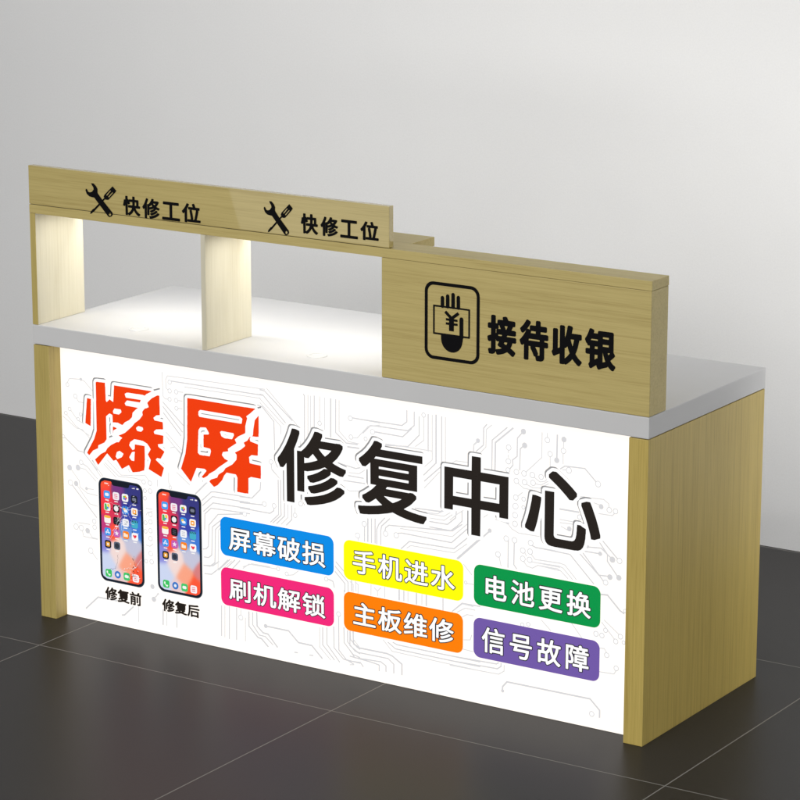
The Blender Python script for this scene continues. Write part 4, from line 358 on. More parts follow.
[7194,4416,7184,4421,7154,4445,7123,4464,7100,4450,7077,4439,7048,4429,6999,4417,6989,4419,6980,4426,6973,4447,6968,4457,6966,4456,6966,4451,6961,4441,6949,4429,6929,4420,6920,4419,6890,4419,6883,4421,6876,4428,6867,4463,6867,4473,6870,4478,6878,4485,6883,4486,6905,4487,6906,4572,6902,4572,6887,4566,6879,4566,6872,4569,6866,4574,6862,4582,6857,4607,6857,4623,6859,4627,6865,4633,6905,4648,6906,4721,6904,4722,6875,4723,6869,4725,6863,4731,6861,4736,6861,4777,6863,4781,6868,4786,6875,4790,6905,4791,6906,4872,6908,4876,6914,4882,6922,4885,6952,4885,6959,4882,6966,4876,6967,4872,6967,4792,6969,4790,6990,4791,6991,4824,6993,4828,7002,4835,7007,4836,7067,4837,7061,4852,7061,4864,7062,4868,7072,4876,7095,4881,7108,4881,7114,4878,7120,4873,7138,4837,7215,4836,7223,4833,7229,4827,7231,4823,7231,4782,7228,4778,7220,4771,7215,4770,7198,4769,7197,4763,7181,4731,7181,4727,7224,4726,7233,4722,7238,4717,7240,4713,7240,4673,7238,4669,7232,4663,7224,4660,7125,4660,7122,4657,7118,4646,7120,4644,7229,4644,7237,4641,7244,4632,7245,4591,7243,4587,7237,4580,7229,4577,7195,4577,7183,4541,7170,4516,7174,4511,7194,4500,7216,4484,7231,4471,7233,4467,7233,4453,7215,4426,7205,4418],
[7839,4416,7832,4420,7827,4425,7825,4429,7824,4534,7822,4535,7783,4517,7759,4503,7748,4501,7740,4504,7734,4511,7727,4529,7720,4543,7720,4556,7729,4567,7733,4579,7734,4816,7741,4824,7749,4827,7784,4827,7791,4824,7798,4816,7798,4602,7799,4600,7803,4600,7822,4608,7825,4611,7825,4859,7826,4863,7833,4870,7840,4872,7874,4872,7882,4869,7889,4861,7890,4726,7902,4757,7908,4779,7917,4818,7926,4868,7934,4876,7942,4879,7949,4879,7977,4873,7984,4870,7989,4865,7991,4861,7991,4846,7980,4789,8095,4789,8103,4786,8111,4777,8111,4732,8108,4728,8100,4721,8080,4719,8069,4666,8058,4623,8046,4587,8032,4556,8039,4544,8065,4512,8091,4489,8107,4480,8112,4474,8115,4469,8114,4458,8088,4422,8079,4419,8072,4419,8065,4421,8053,4430,8037,4444,8013,4467,7993,4492,7978,4474,7954,4450,7932,4432,7910,4418,7899,4416,7887,4423,7882,4419,7874,4416],
[6968,4474,6975,4481,6982,4483,7020,4490,7051,4501,7039,4507,7007,4520,6999,4528,6997,4532,6997,4543,7015,4577,6988,4577,6980,4580,6972,4589,6972,4600,6969,4599,6967,4597],
[7529,4478,7557,4477,7558,4479,7558,4572,7557,4574,7502,4574,7501,4571,7523,4533,7537,4503,7537,4488],
[7890,4489,7895,4491,7913,4505,7935,4527,7956,4556,7942,4586,7926,4633,7924,4634,7915,4621,7908,4614,7900,4611,7892,4612,7890,4611],
[8385,4504,8388,4504,8418,4513,8422,4516,8410,4542,8395,4587,8388,4618,8387,4620,8385,4618],
[8281,4526,8283,4525,8310,4541,8320,4543,8320,4581,8281,4581],
[7108,4547,7112,4547,7114,4551,7122,4564,7126,4577,7088,4577,7080,4561],
[8457,4597,8459,4596,8467,4602,8482,4619,8451,4619],
[7411,4637,7413,4636,7423,4641,7557,4641,7558,4643,7558,4658,7557,4660,7418,4660,7412,4661],
[7991,4638,7993,4638,7999,4659,8012,4718,8010,4720,7969,4720,7967,4718,7974,4692],
[7004,4644,7048,4644,7055,4658,7053,4660,7004,4660,7002,4658],
[8281,4649,8320,4649,8320,4679,8313,4677,8282,4677],
[6968,4673,6977,4675,6977,4677,6977,4713,6982,4721,6982,4722,6969,4722,6967,4721],
[8385,4687,8462,4686,8463,4688,8463,4708,8462,4710,8387,4710,8385,4708],
[7001,4727,7036,4727,7019,4764,7018,4770,7006,4769,7006,4736],
[7104,4727,7109,4726,7112,4729,7128,4766,7128,4770,7086,4769],
[7437,4729,7505,4729,7505,4754,7442,4755,7441,4741],
[8318,4743,8320,4743,8321,4744,8320,4761,8239,4761,8234,4756,8229,4746,8313,4745],
[8385,4776,8462,4775,8463,4777,8463,4796,8462,4797,8387,4797,8385,4796],
],
'fix0': [
[1871,5514,1867,5516,1864,5522,1864,5640,1863,5640,1854,5629,1850,5627,1845,5627,1840,5631,1830,5650,1829,5655,1832,5661,1853,5688,1862,5704,1872,5724,1886,5762,1892,5767,1898,5768,1917,5762,1920,5759,1921,5756,1914,5735,1899,5701,1899,5522,1897,5516,1893,5514],
[1950,5515,1946,5518,1934,5536,1935,5541,1940,5546,1967,5550,2013,5564,2034,5574,2047,5582,2065,5597,2070,5597,2084,5591,2089,5588,2092,5585,2093,5581,2090,5576,2075,5561,2057,5549,2032,5536,2007,5527,1982,5520,1957,5515],
[1617,5524,1612,5526,1599,5539,1598,5529,1592,5524,1569,5524,1563,5529,1562,5657,1556,5641,1551,5636,1545,5636,1532,5640,1527,5643,1524,5649,1533,5677,1539,5716,1545,5720,1562,5719,1562,5761,1565,5766,1568,5768,1592,5768,1596,5766,1599,5761,1599,5727,1607,5728,1612,5726,1619,5714,1620,5724,1626,5728,1672,5729,1672,5761,1675,5766,1679,5768,1703,5768,1707,5766,1709,5761,1710,5729,1762,5728,1768,5724,1769,5656,1771,5654,1785,5654,1789,5652,1792,5646,1791,5626,1785,5621,1722,5621,1721,5620,1732,5601,1743,5587,1759,5572,1772,5564,1791,5555,1794,5549,1793,5545,1778,5526,1774,5524,1769,5524,1747,5534,1732,5546,1714,5564,1694,5594,1675,5564,1660,5548,1644,5536,1626,5525,1622,5523],
[2142,5524,2139,5526,2136,5531,2136,5553,2139,5559,2142,5561,2251,5561,2252,5562,2252,5716,2157,5717,2154,5719,2151,5725,2151,5746,2154,5752,2158,5754,2389,5754,2393,5752,2396,5746,2396,5725,2393,5719,2390,5717,2293,5716,2293,5562,2294,5561,2405,5561,2408,5559,2411,5553,2411,5531,2408,5525,2404,5523],
[2490,5526,2486,5528,2484,5534,2484,5648,2482,5648,2469,5636,2461,5634,2457,5637,2442,5660,2445,5666,2469,5690,2485,5709,2500,5731,2517,5763,2521,5765,2527,5765,2547,5759,2551,5756,2552,5752,2543,5731,2522,5697,2522,5534,2519,5528,2516,5526],
[2532,5536,2529,5538,2526,5544,2526,5561,2529,5567,2533,5568,2579,5569,2572,5615,2559,5675,2562,5683,2578,5688,2546,5688,2542,5690,2539,5696,2539,5714,2541,5720,2546,5722,2610,5722,2598,5756,2601,5761,2604,5763,2622,5768,2629,5767,2635,5762,2651,5722,2708,5722,2712,5720,2715,5714,2715,5696,2712,5691,2708,5688,2688,5688,2694,5686,2697,5677,2683,5619,2669,5570,2671,5568,2720,5568,2724,5567,2727,5561,2727,5544,2724,5538,2720,5536],
[1599,5551,1622,5564,1643,5581,1658,5602,1665,5620,1664,5621,1610,5622,1606,5626,1605,5629,1606,5650,1612,5654,1672,5655,1672,5696,1628,5696,1634,5677,1633,5672,1632,5670,1614,5661,1609,5661,1605,5664,1599,5677],
[1912,5555,1908,5557,1905,5563,1905,5690,1908,5695,1912,5697,1927,5697,1943,5713,1961,5738,1976,5767,1980,5769,1987,5769,2006,5763,2009,5757,2002,5742,2003,5741,2069,5742,2083,5735,2086,5727,2078,5711,2064,5691,2047,5673,2056,5669,2091,5659,2095,5657,2098,5651,2097,5647,2085,5631,2081,5628,2074,5628,2041,5639,2037,5631,2018,5615,1988,5599,1966,5591,1958,5593,1947,5604,1944,5611,1947,5616,1977,5628,1991,5634,2015,5651,1977,5635,1953,5629,1939,5627,1938,5560,1932,5555],
[1964,5556,1959,5559,1949,5573,1948,5576,1951,5582,1999,5599,2021,5610,2039,5624,2047,5624,2061,5618,2064,5615,2065,5610,2062,5604,2051,5594,2033,5582,2016,5573,1992,5563,1970,5556],
[2607,5569,2630,5568,2632,5570,2646,5622,2659,5688,2590,5688,2594,5684,2600,5663,2616,5583,2615,5575,2613,5572],
[1709,5655,1732,5655,1732,5696,1710,5696],
[1939,5659,1959,5664,1977,5669,1984,5674,1969,5690,1952,5672,1944,5670,1939,5672],
[2016,5691,2031,5703,2035,5709,1996,5709,2007,5697],
],
'fix1': [
[4312,5567,4308,5569,4297,5581,4296,5573,4290,5569,4269,5568,4263,5573,4261,5695,4256,5683,4251,5680,4246,5680,4231,5686,4227,5693,4236,5725,4240,5757,4243,5762,4246,5764,4261,5763,4262,5805,4264,5810,4268,5812,4290,5813,4294,5810,4297,5805,4297,5772,4308,5770,4314,5761,4315,5768,4320,5772,4362,5773,4362,5805,4365,5810,4370,5813,4391,5812,4395,5810,4397,5805,4398,5773,4445,5773,4451,5768,4452,5699,4454,5698,4467,5697,4472,5693,4473,5690,4472,5669,4466,5664,4410,5664,4409,5663,4418,5645,4430,5629,4447,5613,4458,5605,4473,5598,4476,5591,4460,5570,4456,5568,4450,5568,4432,5578,4408,5599,4383,5636,4376,5623,4367,5609,4352,5592,4340,5581,4325,5571,4317,5567],
[4553,5567,4549,5569,4547,5575,4546,5682,4538,5673,4534,5671,4529,5671,4523,5675,4513,5696,4515,5701,4531,5721,4545,5745,4561,5779,4568,5799,4573,5803,4577,5803,4596,5797,4600,5790,4593,5769,4581,5740,4581,5575,4578,5569,4575,5567],
[4626,5568,4623,5570,4612,5587,4614,5595,4620,5597,4643,5601,4688,5614,4712,5627,4735,5644,4740,5644,4752,5639,4757,5636,4760,5633,4761,5630,4760,5626,4746,5612,4720,5595,4680,5579,4655,5572,4635,5568],
[4805,5574,4801,5576,4798,5582,4798,5603,4801,5608,4805,5610,4903,5610,4904,5611,4904,5758,4819,5759,4815,5760,4812,5766,4812,5787,4815,5793,4820,5795,5030,5795,5034,5793,5037,5787,5037,5766,5034,5760,5030,5759,4943,5758,4942,5611,4944,5610,5044,5610,5047,5608,5050,5602,5050,5582,5047,5576,5043,5574],
[5129,5577,5125,5579,5122,5585,5122,5690,5121,5691,5111,5681,5103,5679,5098,5683,5085,5704,5088,5710,5102,5724,5125,5751,5135,5766,5154,5802,5161,5804,5182,5798,5186,5795,5187,5791,5176,5769,5159,5739,5159,5585,5156,5579,5153,5577],
[5168,5586,5164,5588,5162,5594,5162,5610,5165,5616,5169,5618,5208,5618,5209,5619,5201,5673,5191,5718,5194,5726,5207,5730,5180,5731,5176,5733,5173,5739,5173,5755,5176,5760,5180,5763,5237,5763,5227,5795,5229,5800,5233,5802,5251,5807,5259,5805,5261,5801,5275,5763,5327,5763,5331,5761,5334,5755,5333,5735,5328,5731,5313,5730,5316,5728,5318,5722,5307,5672,5293,5618,5338,5618,5342,5616,5345,5610,5345,5594,5342,5588,5338,5586],
[4297,5596,4315,5606,4332,5621,4342,5633,4350,5645,4356,5663,4355,5664,4306,5665,4303,5669,4302,5672,4303,5693,4309,5698,4361,5698,4362,5702,4362,5740,4323,5740,4329,5722,4328,5716,4325,5713,4310,5705,4305,5705,4302,5707,4297,5717],
[4590,5605,4587,5607,4584,5613,4584,5730,4587,5735,4590,5737,4605,5737,4622,5754,4638,5777,4651,5803,4659,5805,4680,5799,4682,5792,4678,5778,4740,5778,4752,5772,4755,5765,4748,5750,4735,5730,4719,5715,4728,5710,4758,5702,4763,5700,4766,5694,4765,5690,4754,5675,4750,5673,4743,5673,4712,5682,4708,5674,4692,5661,4664,5646,4644,5638,4637,5639,4633,5641,4622,5653,4621,5656,4622,5660,4627,5664,4648,5671,4665,5679,4680,5690,4643,5676,4617,5671,4616,5610,4610,5605],
[4640,5605,4636,5608,4625,5621,4624,5625,4627,5631,4673,5646,4688,5654,4711,5670,4718,5670,4731,5664,4735,5660,4736,5656,4732,5650,4722,5640,4708,5631,4678,5616,4651,5607],
[5238,5618,5255,5618,5257,5619,5270,5667,5282,5731,5222,5730,5225,5726,5230,5708,5242,5645,5245,5626,5242,5620],
[4397,5698,4417,5698,4417,5740,4398,5740],
[4617,5702,4640,5708,4658,5715,4645,5729,4630,5714,4625,5712,4617,5713],
[4688,5732,4690,5732,4693,5735,4706,5747,4671,5747],
],
'ico0': [
[1305,5469,1280,5481,1154,5608,1072,5529,1020,5488,996,5480,1004,5510,1042,5548,1064,5557,1137,5625,1068,5695,1039,5696,990,5703,955,5728,949,5733,930,5774,937,5795,939,5797,959,5788,971,5763,975,5761,1000,5756,1033,5767,1038,5771,1061,5798,1058,5824,1034,5852,1025,5875,1062,5875,1101,5845,1123,5810,1122,5765,1134,5747,1197,5680,1225,5705,1228,5705,1235,5700,1218,5719,1233,5748,1365,5867,1423,5816,1423,5814,1402,5790,1388,5776,1292,5687,1250,5685,1242,5692,1213,5665,1224,5654,1350,5536,1360,5510,1346,5487,1342,5484],
[1308,5487,1320,5489,1328,5496,1332,5507,1331,5512,1326,5521,1316,5525,1305,5521,1298,5512,1297,5508,1296,5501,1299,5493],
[1301,5719,1308,5723,1370,5785,1359,5791,1293,5730,1292,5727],
[1271,5738,1273,5738,1295,5760,1337,5805,1326,5811,1262,5748,1262,5746],
],
'ico1': [
[4008,5516,3986,5527,3876,5651,3805,5574,3760,5534,3740,5527,3747,5555,3780,5592,3799,5602,3862,5668,3802,5736,3777,5737,3735,5744,3704,5768,3699,5773,3682,5813,3688,5834,3690,5836,3707,5827,3718,5802,3721,5801,3743,5796,3772,5806,3776,5811,3796,5837,3794,5862,3773,5889,3765,5912,3797,5912,3830,5883,3850,5848,3849,5804,3859,5787,3914,5721,3939,5746,3941,5746,3947,5741,3933,5759,3945,5788,4060,5904,4110,5855,4110,5853,4092,5829,4080,5815,3996,5729,3960,5726,3953,5733,3928,5707,3937,5696,4046,5581,4055,5556,4043,5533,4040,5530],
[4010,5533,4021,5536,4028,5542,4031,5553,4031,5558,4026,5566,4017,5570,4008,5567,4001,5558,4000,5554,4000,5547,4003,5539],
[4004,5759,4010,5764,4064,5824,4054,5830,3997,5770,3996,5768],
[3978,5778,3980,5779,3999,5800,4035,5843,4026,5850,3970,5788,3970,5786],
],
'cashico': [
[6109,4257,6083,4261,6058,4271,6027,4294,6007,4321,5997,4346,5993,4374,5993,5071,5997,5099,6010,5129,6027,5151,6053,5172,6083,5184,6111,5188,6630,5188,6659,5184,6689,5172,6713,5153,6732,5129,6744,5099,6748,5071,6748,4374,6744,4345,6732,4316,6710,4290,6689,4274,6659,4261,6631,4257],
[6113,4298,6626,4297,6645,4300,6666,4309,6684,4322,6697,4339,6705,4360,6708,4379,6708,5066,6705,5085,6698,5104,6687,5119,6668,5136,6645,5146,6625,5148,6116,5148,6096,5146,6074,5136,6055,5120,6046,5108,6036,5085,6033,5066,6033,4379,6036,4360,6043,4341,6058,4322,6078,4307,6096,4300],
[6359,4365,6328,4371,6299,4384,6275,4401,6255,4422,6242,4443,6233,4461,6227,4481,6221,4515,6219,4559,6115,4560,6110,4564,6109,4906,6115,4911,6214,4911,6214,5011,6223,5023,6234,5028,6243,5028,6253,5023,6260,5010,6262,4911,6286,4911,6286,5030,6287,5039,6292,5046,6300,5053,6306,5055,6315,5054,6326,5049,6330,5043,6333,5034,6335,4911,6360,4911,6361,5064,6366,5073,6374,5079,6389,5081,6401,5074,6407,5061,6409,4911,6431,4911,6433,4913,6432,5030,6433,5038,6439,5046,6446,5052,6455,5054,6463,5053,6473,5047,6478,5039,6479,5033,6481,4911,6611,4911,6617,4906,6617,4565,6615,4561,6611,4560,6528,4559,6521,4543,6518,4511,6510,4475,6497,4441,6481,4418,6469,4405,6453,4391,6420,4374,6398,4367,6379,4365],
[6132,4581,6475,4581,6474,4775,6476,4785,6481,4793,6489,4799,6501,4802,6509,4801,6518,4795,6524,4786,6526,4780,6527,4581,6594,4581,6596,4584,6595,4888,6593,4890,6470,4890,6458,4886,6444,4890,6396,4890,6388,4887,6379,4887,6373,4890,6324,4890,6315,4886,6306,4886,6298,4890,6255,4890,6243,4884,6234,4883,6220,4890,6133,4889,6131,4886,6131,4584],
[6331,4620,6330,4691,6288,4692,6286,4694,6286,4719,6329,4720,6331,4721,6330,4740,6293,4741,6286,4743,6286,4769,6329,4768,6331,4770,6330,4775,6265,4831,6289,4859,6365,4796,6449,4859,6471,4831,6471,4829,6406,4780,6396,4770,6398,4768,6447,4766,6446,4740,6396,4740,6396,4721,6398,4720,6448,4719,6448,4693,6396,4691,6395,4620],
],
'tr': [
[10,370,3175,402,3229,596,3244,657,3222,777,3119],
[10,513,2984,549,2939,635,2936],
[10,279,2712,500,2581,599,2575,720,2472],
[10,420,2801,528,2686,627,2659],
[10,343,2740,488,2610,709,2511],
[16,300,2433,515,2282,602,2274,831,2066],
[10,548,2135,658,2091,707,2058],
[10,1918,3511,1923,3199,1958,3169,2005,3167],
[16,2058,3412,3477,3417],
[10,2020,3279,1973,3313,1971,3420,2000,3473,3512,3498],
[10,2158,3285,2245,3291],
[10,2270,3363,3442,3374],
[10,2155,3172,2231,3176],
[10,2158,3071,2229,3075],
[16,3396,3282,3464,3272,3644,3105,3651,2742],
[16,1921,3121,2236,2861],
[16,1920,3062,2223,2771],
[16,1923,2984,2198,2718],
[10,1960,2734,2206,2533],
[10,1947,2693,2192,2472],
[10,2027,2537,2099,2557,2193,2492],
[10,3592,2560,3603,2494,3704,2403],
[16,3436,3482,3505,3477,3920,3156],
[10,3539,3514,4010,3092],
[16,3436,3424,3481,3421,3818,3113],
[10,3435,3367,3795,3082],
[10,3434,3319,3750,3056,3749,2960],
[16,4092,3512,4107,3495,4102,2858],
[10,4159,3511,4154,2942],
[10,4199,3507,4195,2976],
[16,4253,3514,4249,3060],
[10,4333,3516,4330,3204],
[10,4408,3511,4405,3110],
[26,4497,3510,4494,3028],
[16,4570,3510,4567,3095,4721,2985,4886,2989],
[10,4620,3507,4618,3121,4754,3008,4908,3002],
[26,4743,2940,4908,2945],
[16,4811,3314,5214,3308],
[10,4816,3064,4887,3074,5040,3237,5214,3280],
[16,5134,3184,5214,3186],
[16,4554,2724,4863,2684,4973,2719],
[10,4731,2617,4907,2624,4995,2684],
[16,4731,2579,4973,2577],
[16,4575,2546,4686,2506,4995,2514],
[10,4641,2423,4774,2386,4906,2406],
[10,3596,2564,3607,2478,3720,2389],
[10,4043,3059,4041,2849],
[16,4924,3312,5531,3318,5601,3374,5601,3513],
[16,4967,3145,5076,3254,5185,3260,5617,3265,5706,3342,5706,3509],
[16,5135,3184,5542,3180,5670,3300],
[16,5272,3038,5617,3069,5777,3232,5776,3463],
[10,5724,3085,5841,3176,5840,3463],
[16,5904,3508,5905,3055],
[10,5961,3507,5963,2952,5853,2852],
[26,6016,3515,6018,2923],
[16,6018,2923,5842,2748],
[16,6094,3507,6097,2897,5853,2675],
[10,6147,3505,6150,2924],
[10,6066,2819,5854,2591],
[10,5272,3057,5958,3063],
[10,6245,2956,6297,2992,6454,2996],
[10,6547,3148,6547,3221,6598,3265],
[16,5726,2318,6089,2328,6153,2357],
[10,5790,2272,6132,2279,6259,2364],
[10,6217,2245,6322,2337,6406,2396],
[10,6592,3274,6543,3228,6540,3144],
[16,6723,3498,6680,3446,6678,3240,6579,3149],
[10,6792,3500,6718,3436,6713,3222,6639,3143],
[16,7003,3499,6799,3318,6797,2952],
[26,7083,3503,6845,3295,6840,2951],
[16,7203,3459,7144,3390,7143,3170,7079,3115,7088,3056,7046,3004],
[16,7213,3294,7185,3267,7179,3009],
[10,7023,3221,7023,3195],
[10,7023,3168,7024,3138],
[10,7478,3506,7477,3204,7268,2999],
[10,7549,3508,7549,3455],
[10,7590,3232,7592,3115],
[26,7683,3504,7679,3203],
[10,7371,2954,7456,2906,7523,2923,7557,2959],
[10,7389,2873,7473,2870,7566,2930],
[10,7159,2846,7236,2796,7356,2792],
[10,7270,2852,7355,2822,7457,2830,7574,2901],
[10,7156,2685,7220,2741],
[10,7768,3434,7766,3359],
[10,7763,3295,7765,3171],
[10,7810,3105,7756,3097],
[16,7731,3106,7789,3147,8056,3157,8207,3019],
[10,7945,2814,7995,2814,8161,2817,8310,2825,8377,2783,8383,2739],
[10,8248,2645,8429,2648,8453,2675],
[10,7929,2774,8029,2789,8262,2750],
[26,7730,2619,7982,2620],
[10,7732,2493,7917,2492,8052,2430],
[10,7733,2455,7918,2462],
[10,7751,2412,7835,2380],
[10,394,2010,525,1878,533,1794,655,1729,821,1720],
[10,541,2054,634,2046,806,1911],
[10,585,2117,667,2084,828,1948],
[16,397,1808,802,1422],
[10,491,1805,693,1591,817,1576],
[10,643,1789,761,1795],
[10,701,2181,891,1983],
[10,742,2187,922,1996],
[10,496,1306,684,1310],
[10,556,1205,574,1131,803,1126],
[10,670,1198,720,1138,803,1134],
[10,710,932,795,852],
[10,959,2186,1180,2035,1445,2049,1546,2040],
[10,1001,2225,1221,2057,1527,2095,1608,2115,1677,2043],
[10,937,2166,1138,2012],
[10,1617,1676,1719,1675],
[10,1615,1584,1636,1620,1718,1647],
[10,1605,1180,1666,1173,1717,1212],
[26,585,147,792,337,1103,340],
[26,1185,160,1223,167,1374,306],
[10,1461,331,1456,116],
[16,1747,503,1785,561],
[26,2625,2194,2414,1989],
[16,3149,1838,2764,1773,2618,1610,2605,1327,2569,1288,2519,1276],
[16,3261,1859,2657,1838,2557,1748,2549,1533],
[16,3262,1924,2688,1912,2538,1778],
[16,3263,2002,2680,1994,2520,1850],
[16,3264,2071,2720,2061,2661,2052,2511,1914],
[16,2822,1716,2673,1594,2656,1219,2606,1178,2537,1175],
[16,2811,1657,2721,1569,2704,1128,2624,1065,2525,1065],
[10,2820,1617,2770,1568,2751,1037],
[10,1992,2206,1989,2073,2018,2028],
[10,1809,2079,1807,1996],
[10,2122,2225,2327,2091],
[16,2941,1209,2761,1038],
[16,3019,1214,2860,1063],
[16,3097,1218,2978,1091],
[16,2529,1062,2671,1080,2767,1152],
[16,2539,954,2646,962,2789,1076,2909,1195],
[10,2836,1074,2968,1195],
[10,3142,1145,3283,1208,3561,1215],
[16,2800,570,2793,168],
[10,2852,579,2845,157],
[16,2923,581,2916,150],
[16,3036,581,3029,160],
[10,3172,476,3168,166],
[10,3101,573,3100,493],
[26,3227,565,3225,376,3363,251,3421,242,3520,158],
[16,3286,566,3284,406,3387,285,3480,282,3595,194],
[26,3349,577,3353,399,3446,326,3522,322,3664,177],
[26,1860,354,1856,150],
[10,1918,344,1914,146],
[16,2083,353,2079,150],
[10,1722,492,1797,556],
[16,3109,2060,3295,2069,3423,2196,3437,2324],
[16,3108,1982,3456,2006],
[16,3107,1913,3569,1913,3627,1955,3634,1995],
[10,3106,1840,3157,1841],
[16,3700,2364,3702,1919,3579,1802],
[16,3739,2369,3736,2079,3741,1915,3614,1798],
[16,3793,2078,3791,1913,3671,1797],
[10,3845,2077,3843,1902,3740,1798],
[16,3902,2066,3900,1882,3820,1801],
[10,4039,2242,4039,2135],
[10,3954,2045,3953,1973],
[10,3142,1122,3236,1197,3653,1204],
[10,3836,1151,3916,1170,3996,1236],
[16,4444,1205,4516,1188,4538,1114],
[16,4562,1448,4795,1246,4795,1110],
[16,4551,1388,4740,1217,4744,1092],
[16,4550,1320,4695,1190,4694,1083],
[10,4851,1255,4862,1122],
[26,3486,423,3840,423,3988,296,4193,294,4347,155],
[10,4313,552,4312,296,4476,159],
[16,4359,560,4357,334,4533,170],
[16,4422,571,4421,355,4611,155],
[16,4524,599,4529,326,4668,205,4735,198,4825,165],
[16,4599,749,4601,310,4713,203,4914,196],
[16,4677,617,4680,422,4814,291,4915,270],
[16,4732,588,4732,441,4837,344,4915,319],
[16,4770,585,4777,479,4870,399,4915,378],
[10,4815,564,4822,487,4915,397],
[16,3929,156,3975,159],
[16,4158,163,4208,166],
[10,4683,1104,4683,1046],
[16,4988,1970,4987,1778],
[10,4892,1810,4892,1773],
[26,5036,2075,5035,1786],
[16,5090,2084,5090,1780],
[16,5143,2092,5142,1782],
[16,5285,2125,5197,2029,5166,1962,5166,1776],
[16,5356,2126,5237,2014,5225,1951,5225,1775],
[16,5285,1954,5296,2003,5344,2042,6228,2112,6320,2187,6388,2258,6387,2379],
[16,5462,1958,5532,1973,6241,1967,6457,2169],
[10,5660,2276,6043,2295,6181,2388],
[16,5719,2315,6089,2333,6204,2432],
[16,5905,2182,6182,2185,6296,2284,6307,2367],
[10,5928,2226,6136,2229,6250,2318],
[16,5928,2114,6251,2115,6388,2218],
[10,5508,2027,6252,2044,6456,2229],
[16,5520,1772,5638,1884,6276,1896,6458,2057],
[10,5603,1796,5661,1836,6276,1845,6458,1987],
[26,6606,2051,6322,1782],
[10,6414,1726,6529,1613],
[10,6427,1494,6553,1495],
[10,5082,1243,5081,1107],
[10,5129,1210,5177,1176,5177,1114],
[10,5225,1226,5177,1176],
[10,5284,1247,5284,1111],
[26,5493,1262,5493,1117],
[16,5561,1263,5561,1118],
[10,5620,1253,5620,1118],
[26,5744,1253,5745,1109],
[10,5822,1256,5822,1112],
[26,5885,1267,5885,1113],
[16,6124,1257,6125,1093],
[10,4769,1231,4818,1198,4817,1093],
[10,4854,1235,4890,1210,4889,1095],
[16,6257,1106,6395,1233,6647,1236],
[10,6326,1108,6441,1180,6579,1177],
[10,6396,1059,6465,1102,6556,1104],
[26,4815,587,4820,430,4911,394,5319,396,5396,378,5534,299,5534,163],
[16,4767,579,4766,399,4887,332,5331,335,5415,277,5415,161],
[16,4766,335,4838,254,5224,273,5300,234,5300,161],
[16,4766,261,5104,240,5200,226,5200,152],
[16,4765,198,4923,206,4964,161],
[10,4765,149,4826,160],
[10,5260,563,5391,440,6653,426],
[16,5331,545,5439,480,6653,478],
[16,5403,558,5462,537,6653,539],
[10,6399,657,6560,650],
[10,6421,775,6513,791,6535,857],
[26,6776,2199,6336,1785],
[10,6909,1902,6937,1791],
[16,7034,2130,7032,1790],
[16,7116,2109,7113,1837,7152,1793],
[16,7355,2115,7412,2098,7627,2100,7739,2093],
[10,7263,2006,7282,1976],
[10,7347,2008,7404,1950,7741,1959],
[10,7245,1902,7293,1850,7368,1837,7443,1884,7742,1867],
[10,7362,1913,7414,1913,7742,1909],
[10,6851,2355,7022,2331,7080,2273,7175,2237,7457,2241],
[10,6679,2345,6746,2398],
[10,6282,1127,6398,1226,6554,1218],
[10,7469,1954,7741,1961,7808,1949,7963,1799],
[10,7470,1915,7724,1923,7784,1907,7912,1790],
[10,7470,1885,7708,1886,7759,1864,7853,1788],
[16,7467,2099,7874,2090,8197,1786],
[16,8007,2119,8262,1903,8386,1909],
[16,8049,2134,8279,1891,8330,1836],
[16,8106,2219,8289,2234,8432,2129],
[16,8074,2161,8273,2163],
[16,8278,2353,8509,2139],
[16,8245,2325,8373,2172,8374,2089,8510,1930],
[26,8300,1674,8383,1680,8552,1520,8605,1494],
[16,6227,538,6882,555,6915,576],
[16,6227,477,6899,498,6949,537,6948,576],
[10,6227,417,6916,432,6992,485,6992,560],
[26,6969,226,6975,287,7034,358,8175,364,8306,247,8307,159],
[10,8291,1015,8354,1020,8387,974],
[10,8290,724,8487,732,8518,779],
[10,8316,1334,8484,1161],
[10,8347,1369,8549,1225],
[10,7499,1218,7631,1109],
[10,7903,1260,8050,1096],
],
'rg': [
[369,3144,23,0],
[496,3008,27,0],
[396,2822,23,0],
[331,2759,23,0],
[576,2776,22,0],
[534,2707,20,0],
[280,2440,20,0],
[2029,3171,24,0],
[2034,3394,26,0],
[2032,3280,26,0],
[2134,3282,26,0],
[2131,3169,26,0],
[2134,3068,24,0],
[3592,2579,23,0],
[4330,3179,25,0],
[4784,3304,29,0],
[4792,3070,26,0],
[5110,3181,26,0],
[5007,3078,22,0],
[3596,2583,25,0],
[5105,3179,28,0],
[5840,3490,25,0],
[7026,3260,31,0],
[7024,3092,31,0],
[7020,2985,27,0],
[7135,2979,31,0],
[7239,2976,31,0],
[7353,2974,32,0],
[7472,2969,29,0],
[7136,2870,31,0],
[7247,2871,31,0],
[7363,2880,31,0],
[7550,3425,30,0],
[7589,3263,30,0],
[7130,2666,31,0],
[7131,2562,31,0],
[7129,2448,27,0],
[7238,2664,24,0],
[7236,2563,20,0],
[7766,3326,30,0],
[7843,3103,33,0],
[8233,2997,33,0],
[8387,2709,30,0],
[8469,2707,29,0],
[7996,2562,27,0],
[564,2131,29,0],
[377,1830,36,0],
[452,1244,36,0],
[540,1240,36,0],
[758,1364,29,0],
[762,1284,29,0],
[688,954,36,0],
[1687,2019,28,0],
[1586,2021,28,0],
[1688,1915,28,0],
[1603,1907,24,0],
[1601,1807,24,0],
[1686,1603,28,0],
[1684,1503,28,0],
[1681,1385,28,0],
[1679,1279,28,0],
[1680,1075,28,0],
[1603,1481,24,0],
[1600,1364,24,0],
[1676,1078,29,0],
[1690,969,29,0],
[1600,964,22,0],
[3178,1843,27,0],
